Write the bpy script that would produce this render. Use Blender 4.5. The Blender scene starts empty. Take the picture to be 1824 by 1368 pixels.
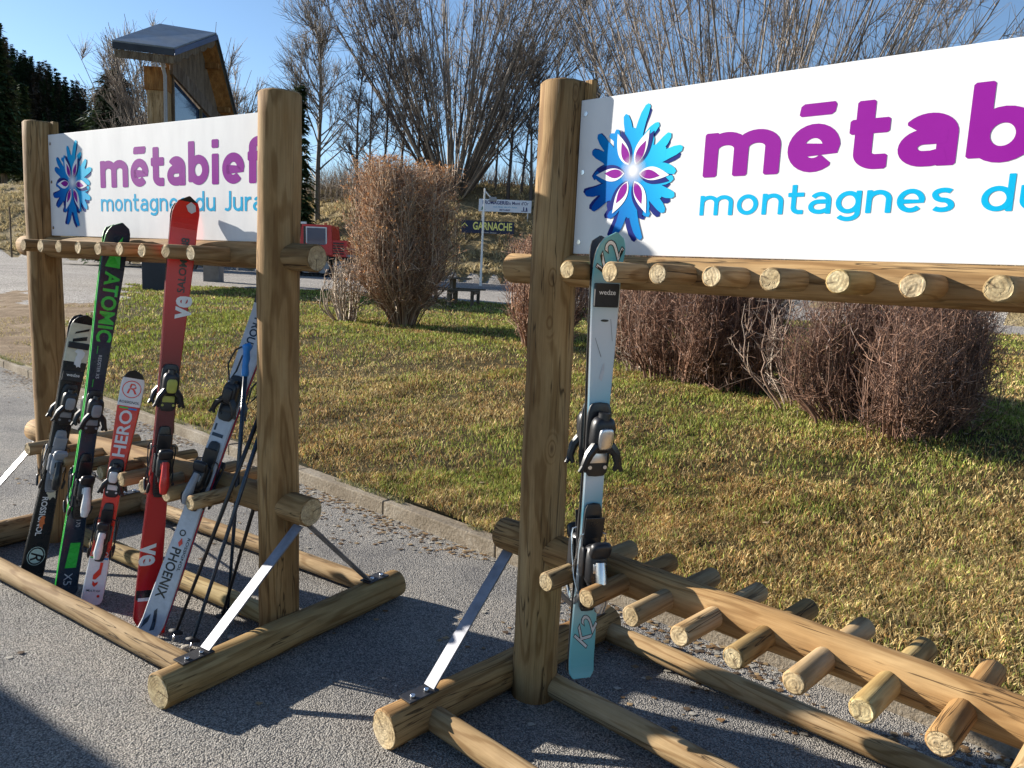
import bpy, bmesh, math, random
import numpy as np
from mathutils import Vector, Matrix, Quaternion
R = math.radians
C = bpy.context.scene.collection
sc = bpy.context.scene
rng = np.random.default_rng(7)
random.seed(5)

# ------------------------------------------------------------------ camera, sky, sun, exposure
cd = bpy.data.cameras.new('camera'); cam = bpy.data.objects.new('camera', cd); C.objects.link(cam)
sc.camera = cam
PITCH, ROLL, FPX = 0.1465, 0.0464, 1392.5
cd.sensor_width = 36; cd.lens = 36 * FPX / 1824; cd.clip_end = 3000; cd.clip_start = .05
fw = Vector((0, math.cos(PITCH), -math.sin(PITCH))); r0 = Vector((1, 0, 0)); u0 = r0.cross(fw)
rt = math.cos(ROLL) * r0 + math.sin(ROLL) * u0; up = -math.sin(ROLL) * r0 + math.cos(ROLL) * u0
M = Matrix((rt, up, -fw)).transposed().to_4x4(); M.translation = Vector((0, 0, 1.6))
cam.matrix_world = M

SUN_AZ, SUN_EL = R(-67.5), R(20.2)
w = bpy.data.worlds.new('World'); sc.world = w; w.use_nodes = True
nt = w.node_tree; bg = nt.nodes['Background']
sky = nt.nodes.new('ShaderNodeTexSky'); sky.sky_type = 'NISHITA'; sky.sun_disc = False
sky.sun_elevation = SUN_EL; sky.sun_rotation = SUN_AZ; sky.altitude = 900; sky.air_density = 1.0; sky.dust_density = .25; sky.ozone_density = 3.
nt.links.new(sky.outputs[0], bg.inputs[0]); bg.inputs[1].default_value = .074
sl = bpy.data.lights.new('sun', 'SUN'); so = bpy.data.objects.new('sun', sl); C.objects.link(so)
sl.energy = 5.0; sl.angle = R(.5); sl.color = (1, .93, .82)
sd = Vector((math.sin(SUN_AZ) * math.cos(SUN_EL), math.cos(SUN_AZ) * math.cos(SUN_EL), math.sin(SUN_EL)))
so.rotation_euler = sd.to_track_quat('Z', 'Y').to_euler()
sc.view_settings.view_transform = 'Standard'; sc.view_settings.look = 'None'; sc.view_settings.exposure = 1.25; sc.view_settings.gamma = 1

# ------------------------------------------------------------------ small helpers
def lin(r, g, b):
    f = lambda c: (c / 255 / 12.92) if c <= 10 else ((c / 255 + .055) / 1.055) ** 2.4
    return (f(r), f(g), f(b), 1)
class NT:
    """tiny node helper"""
    def __init__(s, name, rough=.7, metal=0, col=(.5, .5, .5, 1), spec=.5):
        s.m = bpy.data.materials.new(name); s.m.use_nodes = True; s.t = s.m.node_tree; s.b = s.t.nodes['Principled BSDF']
        s.b.inputs['Roughness'].default_value = rough; s.b.inputs['Metallic'].default_value = metal
        s.b.inputs['Base Color'].default_value = col; s.b.inputs['Specular IOR Level'].default_value = spec
    def n(s, t, **k):
        x = s.t.nodes.new('ShaderNode' + t)
        for a, v in k.items():
            if a.startswith('i_'): x.inputs[a[2:].replace('_', ' ')].default_value = v
            else: setattr(x, a, v)
        return x
    def l(s, a, b): s.t.links.new(a, b)
    def coord(s, kind='Object'): return s.n('TexCoord').outputs[kind]
    def mapping(s, v, scale=(1, 1, 1), loc=(0, 0, 0)):
        m = s.n('Mapping'); m.inputs['Scale'].default_value = scale; m.inputs['Location'].default_value = loc; s.l(v, m.inputs[0]); return m.outputs[0]
    def noise(s, v, scale, detail=4, rough=.5, dist=0):
        x = s.n('TexNoise'); x.inputs['Scale'].default_value = scale; x.inputs['Detail'].default_value = detail
        x.inputs['Roughness'].default_value = rough; x.inputs['Distortion'].default_value = dist; s.l(v, x.inputs['Vector']); return x.outputs['Fac']
    def vor(s, v, scale, feature='F1', out='Distance'):
        x = s.n('TexVoronoi', feature=feature); x.inputs['Scale'].default_value = scale; s.l(v, x.inputs['Vector']); return x.outputs[out]
    def ramp(s, f, stops, interp='LINEAR'):
        x = s.n('ValToRGB'); x.color_ramp.interpolation = interp; e = x.color_ramp.elements
        e[0].position, e[0].color = stops[0][0], stops[0][1]; e[1].position, e[1].color = stops[-1][0], stops[-1][1]
        for p, c in stops[1:-1]: q = e.new(p); q.color = c
        s.l(f, x.inputs[0]); return x.outputs[0]
    def mix(s, f, a, b, mode='MIX'):
        x = s.n('MixRGB', blend_type=mode)
        for i, v in ((0, f), (1, a), (2, b)):
            if isinstance(v, (int, float)): x.inputs[i].default_value = v
            elif isinstance(v, tuple): x.inputs[i].default_value = v
            else: s.l(v, x.inputs[i])
        return x.outputs[0]
    def math(s, op, a, b=0.0, c=None):
        x = s.n('Math', operation=op)
        for i, v in enumerate((a, b) if c is None else (a, b, c)):
            if isinstance(v, (int, float)): x.inputs[i].default_value = v
            else: s.l(v, x.inputs[i])
        return x.outputs[0]
    def color(s, c): s.l(c, s.b.inputs['Base Color'])
    def bump(s, h, strength=.5, dist=.01):
        x = s.n('Bump'); x.inputs['Strength'].default_value = strength; x.inputs['Distance'].default_value = dist
        s.l(h, x.inputs['Height']); s.l(x.outputs[0], s.b.inputs['Normal'])
def plain(name, col, rough=.5, metal=0, spec=.5, var=.12, scale=30):
    """painted / moulded material with a little wear"""
    t = NT(name, rough, metal, col, spec); v = t.coord()
    f = t.noise(v, scale, 5, .6)
    dk = tuple(c * (1 - var) for c in col[:3]) + (1,); lt = tuple(min(1, c * (1 + var) + .004) for c in col[:3]) + (1,)
    t.color(t.ramp(f, [(.3, dk), (.7, lt)]))
    rr = t.ramp(t.noise(v, scale * .4, 3), [(.3, (max(rough - .1, .03),) * 3 + (1,)), (.7, (min(rough + .12, 1),) * 3 + (1,))])
    t.l(rr, t.b.inputs['Roughness'])
    return t.m
def wood_material(name, a, b, c, gloss=.8):
    t = NT(name, gloss, 0, spec=.2); v = t.coord()
    oi = t.n('ObjectInfo').outputs['Random']
    cmb = t.n('CombineXYZ'); t.l(t.math('MULTIPLY', oi, 37.), cmb.inputs[0]); t.l(t.math('MULTIPLY', oi, 91.), cmb.inputs[2])
    add = t.n('VectorMath', operation='ADD'); t.l(v, add.inputs[0]); t.l(cmb.outputs[0], add.inputs[1]); P = add.outputs[0]
    wob = t.noise(t.mapping(P, (6, 6, .8)), 1, 2, .5); wob2 = t.noise(t.mapping(P, (9, 9, 1.6)), 1, 2, .5)
    sep = t.n('SeparateXYZ'); t.l(v, sep.inputs[0])
    ox = t.math('ADD', sep.outputs[0], t.math('MULTIPLY', t.math('SUBTRACT', wob, .5), .085)); oy = t.math('ADD', sep.outputs[1], t.math('MULTIPLY', t.math('SUBTRACT', wob2, .5), .05))
    rad = t.math('SQRT', t.math('ADD', t.math('MULTIPLY', ox, ox), t.math('MULTIPLY', oy, oy)))
    ring = t.math('SINE', t.math('MULTIPLY', t.math('ADD', rad, t.math('MULTIPLY', wob, .02)), 640.))
    # knots
    kn = t.n('TexVoronoi'); kn.inputs['Scale'].default_value = 1; t.l(t.mapping(P, (6, 6, 2.6)), kn.inputs['Vector'])
    kd = kn.outputs['Distance']
    kring = t.math('SINE', t.math('MULTIPLY', kd, 95.)); near = t.ramp(kd, [(.08, (1, 1, 1, 1)), (.2, (0, 0, 0, 1))])
    g = t.mix(near, ring, kring)
    fine = t.noise(t.mapping(P, (160, 160, 6)), 1, 4, .65)
    big = t.noise(t.mapping(P, (9, 9, 1.5)), 1, 3, .6)
    base = t.ramp(big, [(.3, b), (.5, a), (.72, c)])
    g2 = t.ramp(g, [(.35, (1, 1, 1, 1)), (.95, (.52, .42, .31, 1))])
    col = t.mix(.62, base, t.mix(1.0, base, g2, 'MULTIPLY'))
    col = t.mix(t.ramp(kd, [(.025, (.7,) * 3 + (1,)), (.06, (0, 0, 0, 1))]), col, (.09, .045, .02, 1))
    col = t.mix(.55, col, t.mix(1.0, col, t.ramp(fine, [(.3, (.6, .56, .5, 1)), (.62, (1, 1, 1, 1))]), 'MULTIPLY'))
    # weather cracks: long dark splits along the log
    cr = t.noise(t.mapping(P, (26, 26, 1.1)), 1, 3, .55, .6)
    crk = t.ramp(t.math('ABSOLUTE', t.math('SUBTRACT', cr, .5)), [(.003, (1, 1, 1, 1)), (.013, (0, 0, 0, 1))])
    gate = t.ramp(t.noise(t.mapping(P, (5, 5, 1)), 1, 2), [(.45, (0, 0, 0, 1)), (.5, (1, 1, 1, 1))])
    crk = t.math('MULTIPLY', crk, gate)
    col = t.mix(t.math('MULTIPLY', crk, .85), col, (.05, .028, .012, 1))
    wn = t.n('TexWhiteNoise', noise_dimensions='1D'); t.l(oi, wn.inputs['W'])
    col = t.mix(1., col, t.ramp(wn.outputs['Value'], [(0, (1.08, 1.0, .9, 1)), (.3, (.9, .93, .98, 1)), (.55, (1, .95, .88, 1)), (.8, (.8, .82, .86, 1)), (1, (1.05, 1.08, .8, 1))]), 'MULTIPLY')
    st = t.ramp(t.noise(t.mapping(P, (4, 4, 1.4)), 1, 5, .7), [(.42, (.62, .6, .58, 1)), (.6, (1, 1, 1, 1))]); col = t.mix(.7, col, t.mix(1., col, st, 'MULTIPLY'))
    if name == 'cut_log_end':
        an = t.math('MULTIPLY', oi, 40.); ca = t.math('COSINE', an); sa = t.math('SINE', an); nz = t.math('MULTIPLY', t.math('SUBTRACT', t.noise(v, 60, 3), .5), .006)
        u = t.math('ADD', t.math('ADD', t.math('MULTIPLY', sep.outputs[0], ca), t.math('MULTIPLY', sep.outputs[1], sa)), nz); w_ = t.math('SUBTRACT', t.math('MULTIPLY', sep.outputs[1], ca), t.math('MULTIPLY', sep.outputs[0], sa))
        sp = t.math('MULTIPLY', t.ramp(t.math('ABSOLUTE', u), [(.0006, (1, 1, 1, 1)), (.0016, (0, 0, 0, 1))]), t.ramp(w_, [(.002, (0, 0, 0, 1)), (.006, (1, 1, 1, 1))]))
        blot = t.ramp(t.noise(v, 45, 4, .7), [(.38, (.60, .56, .52, 1)), (.62, (1.1, 1.08, 1.04, 1))]); col = t.mix(1., t.mix(.45, col, base), blot, 'MULTIPLY'); rim = t.ramp(rad, [(.6, (1, 1, 1, 1)), (1, (1, 1, 1, 1))]); col = t.mix(t.math('MULTIPLY', sp, .8), col, (.06, .035, .018, 1))
    t.color(col)
    t.bump(t.math('SUBTRACT', t.math('ADD', t.math('MULTIPLY', fine, .5), t.math('MULTIPLY', g, -.1)), t.math('MULTIPLY', crk, 1.6)), .55, .0035)
    return t.m
WOOD = wood_material('weathered_pine', (.385, .243, .108, 1), (.272, .162, .068, 1), (.48, .335, .17, 1))
WOOD_PALE = wood_material('pale_pine', (.46, .33, .18, 1), (.34, .23, .11, 1), (.54, .42, .27, 1))
CUT = wood_material('cut_log_end', (.62, .50, .31, 1), (.50, .38, .21, 1), (.70, .60, .42, 1), .8)
WOOD_DARK = wood_material('grey_timber', (.20, .16, .12, 1), (.12, .085, .06, 1), (.27, .23, .19, 1))

BLACK = plain('black_plastic', (.012, .012, .014, 1), .35)
RUBBER = plain('black_rubber', (.02, .02, .021, 1), .7)
GREYP = plain('grey_plastic', (.25, .26, .28, 1), .35)
WHITEP = plain('white_plastic', (.72, .72, .70, 1), .35)
CHROME = plain('bare_metal', (.62, .63, .65, 1), .28, 1)
GALV = plain('galvanised_steel', (.20, .205, .23, 1), .42, .55, var=.3, scale=14)
NAVY = plain('navy_topsheet', (.013, .028, .05, 1), .26)
GREEN = plain('green_print', (.03, .52, .06, 1), .3)
RED = plain('red_topsheet', (.55, .012, .014, 1), .27)
DKRED = plain('dark_red_topsheet', (.17, .012, .016, 1), .3)
ORED = plain('orange_red_topsheet', (.72, .04, .02, 1), .28)
WHITE = plain('white_print', (.74, .74, .73, 1), .3, var=.05)
LGREY = plain('light_grey_print', (.5, .52, .55, 1), .3)
BLKPR = plain('black_print', (.01, .01, .01, 1), .3)
TEAL = plain('teal_topsheet', (.09, .34, .40, 1), .26)
PTEAL = plain('pale_teal_topsheet', (.36, .56, .60, 1), .26)
CREAM = plain('cream_print', (.62, .58, .44, 1), .35)
PALEGREEN = plain('pale_green_print', (.48, .60, .52, 1), .35)
PURPLEP = plain('purple_print', (.06, .02, .16, 1), .3)
BLUEP = plain('blue_plastic', (.02, .22, .62, 1), .35)
ORANGEP = plain('orange_print', (.65, .16, .04, 1), .35)
YELLOWG = plain('olive_yellow_plastic', (.42, .42, .08, 1), .4)
REDP = plain('red_plastic', (.6, .03, .02, 1), .35)

SIGN = NT('sign_white', .6, 0, (.80, .80, .80, 1), .12)
v = SIGN.coord(); f = SIGN.noise(SIGN.mapping(v, (1, 1, .3)), 9, 5, .6)
SIGN.color(SIGN.ramp(f, [(.3, (.63, .63, .635, 1)), (.62, (.705, .705, .705, 1))])); SIGN = SIGN.m
MAG = plain('magenta_vinyl', (.225, .008, .25, 1), .7, spec=.08, var=.03, scale=4)
CYAN = plain('cyan_vinyl', (.0, .36, .62, 1), .7, spec=.08, var=.03, scale=4)
BLUEV = plain('blue_vinyl', (.0, .22, .56, 1), .7, spec=.08, var=.2, scale=9)
NAVYV = plain('navy_vinyl', (.01, .02, .16, 1), .7, spec=.08, var=.05, scale=4)
WHITEV = plain('white_vinyl', (.76, .76, .78, 1), .7, spec=.08, var=.03, scale=4)

def link(name, me, mat=None, parent=None, M=None):
    o = bpy.data.objects.new(name, me); C.objects.link(o)
    if mat is not None and not me.materials:
        for m in (mat if isinstance(mat, (list, tuple)) else [mat]): me.materials.append(m)
    if M is not None: o.matrix_local = M
    if parent is not None: o.parent = parent
    return o
def tag(o, label=None, cat=None, group=None, kind=None):
    if label: o['label'] = label
    if cat: o['category'] = cat
    if group: o['group'] = group
    if kind: o['kind'] = kind
    return o
def empty(name, loc, rz=0):
    o = bpy.data.objects.new(name, None); C.objects.link(o); o.location = loc; o.rotation_euler = (0, 0, rz); o.empty_display_size = .2; return o
def mesh(name, V, F, smooth=False, mi=None):
    me = bpy.data.meshes.new(name); me.from_pydata([tuple(p) for p in V], [], [tuple(int(i) for i in q) for q in F])
    if smooth: me.polygons.foreach_set('use_smooth', [True] * len(me.polygons))
    if mi is not None: me.polygons.foreach_set('material_index', list(mi))
    me.update(); return me
def fastmesh(name, V, F, smooth=False, col=None):
    """V (n,3) F (m,k) numpy arrays; col (n,3) per-vertex colour"""
    V = np.asarray(V, np.float32); F = np.asarray(F, np.int32); k = F.shape[1]
    me = bpy.data.meshes.new(name); me.vertices.add(len(V)); me.vertices.foreach_set('co', V.ravel())
    me.loops.add(F.size); me.loops.foreach_set('vertex_index', F.ravel())
    me.polygons.add(len(F)); me.polygons.foreach_set('loop_start', np.arange(0, F.size, k, dtype=np.int32)); me.polygons.foreach_set('loop_total', np.full(len(F), k, np.int32))
    if smooth: me.polygons.foreach_set('use_smooth', np.ones(len(F), bool))
    if col is not None:
        a = me.color_attributes.new('tint', 'FLOAT_COLOR', 'POINT'); c = np.ones((len(V), 4), np.float32); c[:, :3] = col; a.data.foreach_set('color', c.ravel())
    me.update(calc_edges=True); me.validate(); return me
def bev(bm, w=.003, seg=2):
    bmesh.ops.bevel(bm, geom=bm.edges[:], offset=w, segments=seg, affect='EDGES', profile=.5)
def box_bm(bm, size, loc=(0, 0, 0), rot=None, taper=None, bevel=0):
    b = bmesh.new(); bmesh.ops.create_cube(b, size=1)
    for q in b.verts:
        x, y, z = q.co
        if taper and z > 0: x *= taper[0]; y *= taper[1]
        q.co = Vector((x * size[0], y * size[1], z * size[2]))
    if bevel: bev(b, bevel)
    T = Matrix.Translation(loc) @ (rot.to_4x4() if rot is not None else Matrix.Identity(4))
    b.transform(T); t = bpy.data.meshes.new('t'); b.to_mesh(t); b.free(); bm.from_mesh(t); bpy.data.meshes.remove(t)
def tube_bm(bm, pts, r, sides=8):
    pts = [Vector(p) for p in pts]; rings = []
    rr = r if isinstance(r, (list, tuple)) else [r] * len(pts)
    for i, p in enumerate(pts):
        d = (pts[min(i + 1, len(pts) - 1)] - pts[max(i - 1, 0)]).normalized()
        a = d.orthogonal().normalized() if i == 0 else (a - d * a.dot(d)).normalized()
        b = d.cross(a)
        rings.append([bm.verts.new(p + rr[i] * (math.cos(2 * math.pi * k / sides) * a + math.sin(2 * math.pi * k / sides) * b)) for k in range(sides)])
    for A, B in zip(rings, rings[1:]):
        for k in range(sides): 
            f = bm.faces.new((A[k], A[(k + 1) % sides], B[(k + 1) % sides], B[k])); f.smooth = True
    bm.faces.new(rings[0][::-1]); bm.faces.new(rings[-1])
def finish(bm, name, mat, parent=None, M=None, smooth=False):
    me = bpy.data.meshes.new(name); bmesh.ops.recalc_face_normals(bm, faces=bm.faces[:]); bm.to_mesh(me); bm.free()
    if smooth:
        me.polygons.foreach_set('use_smooth', [True] * len(me.polygons))
        try: me.set_sharp_from_angle(angle=R(40))
        except Exception: pass
    return link(name, me, mat, parent, M)
def log(name, p0, p1, r, mat, parent, r1=None, sides=26, chamfer=.006, seed=0):
    """a peeled round log between two points (parent space); its own Z runs along the grain"""
    p0, p1 = Vector(p0), Vector(p1); L = (p1 - p0).length; r1 = r if r1 is None else r1
    rs = random.Random(seed + int(L * 1000)); n = max(3, int(L / .09)); ph = rs.uniform(0, 6)
    zs = [0, chamfer] + [L * i / n for i in range(1, n)] + [L - chamfer, L]
    V, F = [], []
    for i, z in enumerate(zs):
        rr = r + (r1 - r) * z / L; ce = chamfer if i in (0, len(zs) - 1) else 0
        dx, dy = .05 * r * math.sin(z * 2.1 + ph), .05 * r * math.sin(z * 1.7 + ph * 2)
        for k in range(sides):
            a = 2 * math.pi * k / sides; q = rr * (1 + .02 * math.sin(2 * a + ph + z) + .012 * math.sin(5 * a + z * 9 + ph) + .01 * math.sin(z * 14 + ph)) - ce
            V.append((dx + q * math.cos(a), dy + q * math.sin(a), z + (rs.uniform(-.0015, .0015) if ce else 0)))
    m = len(zs)
    for i in range(m - 1):
        for k in range(sides): F.append((i * sides + k, i * sides + (k + 1) % sides, (i + 1) * sides + (k + 1) % sides, (i + 1) * sides + k))
    F.append(tuple(range(sides))[::-1]); F.append(tuple((m - 1) * sides + k for k in range(sides)))
    me = mesh(name, V, F, True)
    for p in me.polygons:
        if len(p.vertices) > 4: p.use_smooth = False
    me.materials.append(mat); me.materials.append(CUT)
    for p in me.polygons:
        if len(p.vertices) > 4: p.material_index = 1
    q = (p1 - p0).to_track_quat('Z', 'X'); Mx = Matrix.Translation(p0) @ q.to_matrix().to_4x4() @ Matrix.Rotation(rs.uniform(0, 6.28), 4, 'Z')
    o = bpy.data.objects.new(name, me); C.objects.link(o); o.parent = parent; o.matrix_local = Mx; return o
def children(o): return [c for c in bpy.data.objects if c.parent == o]
def copy_tree(o, parent=None):
    c = o.copy(); C.objects.link(c)
    if parent is not None: c.parent = parent
    for ch in children(o): copy_tree(ch, c)
    return c

# ------------------------------------------------------------------ terrain
KN = np.array([.67, .742])
def kerb_d(x, y): return x * KN[0] + (y - 4.12) * KN[1]
def smooth(a, b, x): t = np.clip((x - a) / (b - a), 0, 1); return t * t * (3 - 2 * t)
BANK = np.array([(-160, 100), (-90, 76), (-60, 66), (-36.7, 57.5), (-25.7, 54), (-11, 43.5), (-4, 42.9), (1.5, 42.2), (8, 37), (16, 25), (24, 17), (60, -4), (120, -30)], float)
def bank_q(x, y):
    x = np.asarray(x, float); y = np.asarray(y, float); best = np.full(x.shape, 1e9); sg = np.ones(x.shape)
    for (ax, ay), (bx, by) in zip(BANK[:-1], BANK[1:]):
        dx, dy = bx - ax, by - ay; L2 = dx * dx + dy * dy
        t = np.clip(((x - ax) * dx + (y - ay) * dy) / L2, 0, 1); px, py = ax + t * dx, ay + t * dy
        d = np.hypot(x - px, y - py); s = np.sign(dx * (y - ay) - dy * (x - ax))
        m = d < best; best = np.where(m, d, best); sg = np.where(m, s, sg)
    return best * sg
def lump(x, y): return np.sin(x * 1.3 + .6 * np.sin(y * .9)) * np.sin(y * 1.1 + .8 * np.sin(x * .7)) * .5 + .5 * np.sin(x * 2.9 + y * 1.7) * np.sin(y * 3.3 - x * 1.1)
def H(x, y):
    x = np.asarray(x, float); y = np.asarray(y, float); d = kerb_d(x, y)
    z = .10 + .40 * smooth(0, 4.8, d) + .25 * smooth(20, 42, y)
    z = z + np.where(d > 0, .028 * lump(x, y) * smooth(.1, 1.2, d) * (1 - smooth(14, 22, y)), 0)
    q = bank_q(x, y)
    z = z + np.where(q > 0, 6.3 * smooth(-2.5, 13.5, q) * (1 + .06 * lump(x * .25, y * .25)) + .05 * np.maximum(q - 10, 0), 0) + .0
    z = z + np.where(q > 0, .16 * lump(x * 1.6, y * 1.6) * smooth(.5, 3, q), 0)
    return z
LAWN = np.array([(-6.3, 9.6), (-7.2, 12.3), (-8.2, 15), (-9.4, 18.5), (-12.2, 25), (-8.2, 26.2), (-6, 26.8), (.8, 23), (6, 22.6), (13, 20.5), (16, 16), (24, 7), (40, -12), (40, -40), (-.2, 4.1)], float)
def in_poly(P, x, y):
    x = np.asarray(x); y = np.asarray(y); ins = np.zeros(x.shape, bool); n = len(P)
    for i in range(n):
        (x1, y1), (x2, y2) = P[i], P[(i + 1) % n]
        c = ((y1 > y) != (y2 > y)) & (x < (x2 - x1) * (y - y1) / (y2 - y1 + 1e-12) + x1); ins ^= c
    return ins
def is_lawn(x, y):
    x = np.asarray(x, float); y = np.asarray(y, float)
    jx = x + .25 * np.sin(y * 2.3) + .12 * np.sin(y * 6.1 + x); jy = y + .22 * np.sin(x * 2.1) + .1 * np.sin(x * 7 + y)
    d = kerb_d(x, y)
    return (d > .085) & (in_poly(LAWN, jx, jy) | ((d < 4) & (x > -6)))
def is_dirt(x, y):
    x = np.asarray(x, float); y = np.asarray(y, float); d = kerb_d(x, y)
    return (d > .1) & (~is_lawn(x, y)) & (x < -5) & (d < 3.1 + .5 * np.sin(x * 1.9) + .3 * np.sin(y * 3.1))

# materials of the ground
def asphalt():
    t = NT('coarse_asphalt', .85, spec=.35); v = t.coord()
    vo = t.n('TexVoronoi'); vo.inputs['Scale'].default_value = 165; vo.inputs['Randomness'].default_value = 1; t.l(v, vo.inputs['Vector'])
    vc = t.n('TexVoronoi'); vc.inputs['Scale'].default_value = 70; t.l(v, vc.inputs['Vector'])
    stone = t.ramp(vo.outputs['Color'], [(0, (.19, .18, .17, 1)), (.35, (.29, .275, .255, 1)), (.7, (.40, .38, .35, 1)), (1, (.56, .53, .49, 1))])
    gap = t.ramp(vo.outputs['Distance'], [(.35, (0, 0, 0, 1)), (.75, (1, 1, 1, 1))])
    col = t.mix(t.math('MULTIPLY', gap, .8), stone, (.055, .054, .054, 1))
    patch = t.ramp(t.noise(v, 1.1, 8, .68), [(.34, (.62, .62, .64, 1)), (.5, (.95, .94, .92, 1)), (.68, (1.18, 1.12, 1.04, 1))])
    col = t.mix(1., col, patch, 'MULTIPLY')
    sand = t.ramp(t.noise(v, 2.2, 6, .7), [(.62, (0, 0, 0, 1)), (.78, (.5, .5, .5, 1))])
    col = t.mix(sand, col, (.38, .31, .22, 1)); t.color(col)
    h = t.math('ADD', t.math('MULTIPLY', vo.outputs['Distance'], -1.), t.math('MULTIPLY', vc.outputs['Distance'], -.5))
    t.bump(h, 1., .009); return t.m
def gravel():
    t = NT('pale_gravel', .9, spec=.3); v = t.coord()
    vo = t.n('TexVoronoi'); vo.inputs['Scale'].default_value = 26; t.l(v, vo.inputs['Vector'])
    stone = t.ramp(vo.outputs['Color'], [(0, (.24, .22, .20, 1)), (.5, (.40, .375, .35, 1)), (1, (.60, .58, .55, 1))])
    col = t.mix(t.ramp(vo.outputs['Distance'], [(.4, (0, 0, 0, 1)), (.8, (.8,) * 3 + (1,))]), stone, (.09, .085, .08, 1))
    col = t.mix(1., col, t.ramp(t.noise(v, .25, 5, .6), [(.3, (.78, .76, .74, 1)), (.7, (1.1, 1.08, 1.05, 1))]), 'MULTIPLY')
    t.color(col); t.bump(t.math('MULTIPLY', vo.outputs['Distance'], -1.), 1., .03); return t.m
def soil(name, a, b, c, sc1=3., fine=60., bumpd=.03):
    t = NT(name, .95, spec=.15); v = t.coord()
    f = t.noise(v, sc1, 8, .68); g = t.noise(v, fine, 4, .7)
    col = t.ramp(t.mix(.45, f, g), [(.34, a), (.5, b), (.64, c)]); t.color(col)
    t.bump(t.math('ADD', f, g), .9, bumpd); return t.m
ASPH, GRAV = asphalt(), gravel()
DIRT = soil('bare_dirt', (.10, .065, .035, 1), (.22, .155, .095, 1), (.36, .28, .19, 1), 2.5, 34, .04)
SOILG = soil('thatch', (.02, .016, .006, 1), (.06, .045, .016, 1), (.14, .10, .04, 1), 5, 90, .02)
DRYG = soil('dry_grass_bank', (.12, .085, .045, 1), (.30, .235, .125, 1), (.48, .39, .235, 1), .9, 9, .35)
CONC = soil('kerb_concrete', (.12, .095, .065, 1), (.24, .20, .15, 1), (.36, .32, .26, 1), 3.2, 60, .008)

# asphalt forecourt
def grid(xs, ys, zf):
    X, Y = np.meshgrid(xs, ys, indexing='ij'); Z = zf(X, Y); nx, ny = X.shape
    V = np.stack([X, Y, Z], -1).reshape(-1, 3); i = np.arange(nx * ny).reshape(nx, ny)
    F = np.stack([i[:-1, :-1], i[1:, :-1], i[1:, 1:], i[:-1, 1:]], -1).reshape(-1, 4); return V, F
KT = np.array([KN[1], -KN[0]])     # direction along the kerb, to the right and towards the camera
def kd(s, d): return np.array([0, 4.12]) + KT * s + KN * d
me = mesh('pavement', [(*kd(-60, .04), 0), (*kd(60, .04), 0), (*kd(60, -40), 0), (*kd(-60, -40), 0)], [(0, 3, 2, 1)])
tag(link('pavement', me, ASPH), kind='structure')
# ground behind the kerb: one height field, split by surface into lawn, dirt, gravel and hillside
def region(name, V, F, mask, mat):
    f = F[mask]; u, inv = np.unique(f, return_inverse=True); me = fastmesh(name, V[u], inv.reshape(f.shape), True)
    return tag(link(name, me, mat), kind='structure')
ss = np.concatenate([np.arange(-160, -40, 2.5), np.arange(-40, 24, .28), np.arange(24, 120, 3)])
dd = np.concatenate([np.arange(.11, 12, .2), np.arange(12, 26, .45), np.arange(26, 100, .6), np.arange(100, 400, 12)])
S, D = np.meshgrid(ss, dd, indexing='ij'); X = KT[0] * S + KN[0] * D; Y = 4.12 + KT[1] * S + KN[1] * D; Z = H(X, Y)
V = np.stack([X, Y, Z], -1).reshape(-1, 3); i = np.arange(S.size).reshape(S.shape)
F = np.stack([i[:-1, :-1], i[:-1, 1:], i[1:, 1:], i[1:, :-1]], -1).reshape(-1, 4)[:, ::-1]
cx, cy = V[F].mean(1)[:, 0], V[F].mean(1)[:, 1]; q = bank_q(cx, cy); lw = is_lawn(cx, cy) & (q < 0); dr = is_dirt(cx, cy) & ~lw & (q < 0); bk = q >= 0
region('lawn', V, F, lw, SOILG); region('dirt_slope', V, F, dr, DIRT); region('hillside', V, F, bk, DRYG); region('gravel_lot', V, F, ~(lw | dr | bk), GRAV)

# kerb stones
bm = bmesh.new(); rs = random.Random(3); s = -14.
while s < 12:
    L = .995; c = kd(s + L / 2, .052 + rs.uniform(-.004, .004)); a = math.atan2(KT[1], KT[0]) + rs.uniform(-.006, .006)
    box_bm(bm, (L - .012, .105, .24), (c[0], c[1], -.032 + rs.uniform(-.006, .006)), Matrix.Rotation(a, 3, 'Z') @ Matrix.Rotation(rs.uniform(-.01, .01), 3, 'X'), bevel=.008); s += L
tag(finish(bm, 'kerb', CONC), kind='structure')

# far wooded hill on the left
def hill_z(x, y):
    ridge = np.interp(x, [-420, -230, -165, -124, -116, -104, -97, -83, -66, -40, 40], [78, 66, 54, 43, 38, 32, 27, 21, 15, 5, -3])
    return -4 + (ridge + 4) * smooth(85, 190, y) + 1.2 * lump(x * .05, y * .05) + np.where(y > 190, -(y - 190) * .1, 0)
Vh, Fh = grid(np.arange(-420, 60, 6.), np.arange(80, 330, 6.), hill_z)
tag(link('hill', fastmesh('hill', Vh, Fh, True), soil('wooded_hill_soil', (.02, .02, .012, 1), (.045, .038, .022, 1), (.08, .06, .035, 1), .3, 3, .5)), kind='structure')

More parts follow.
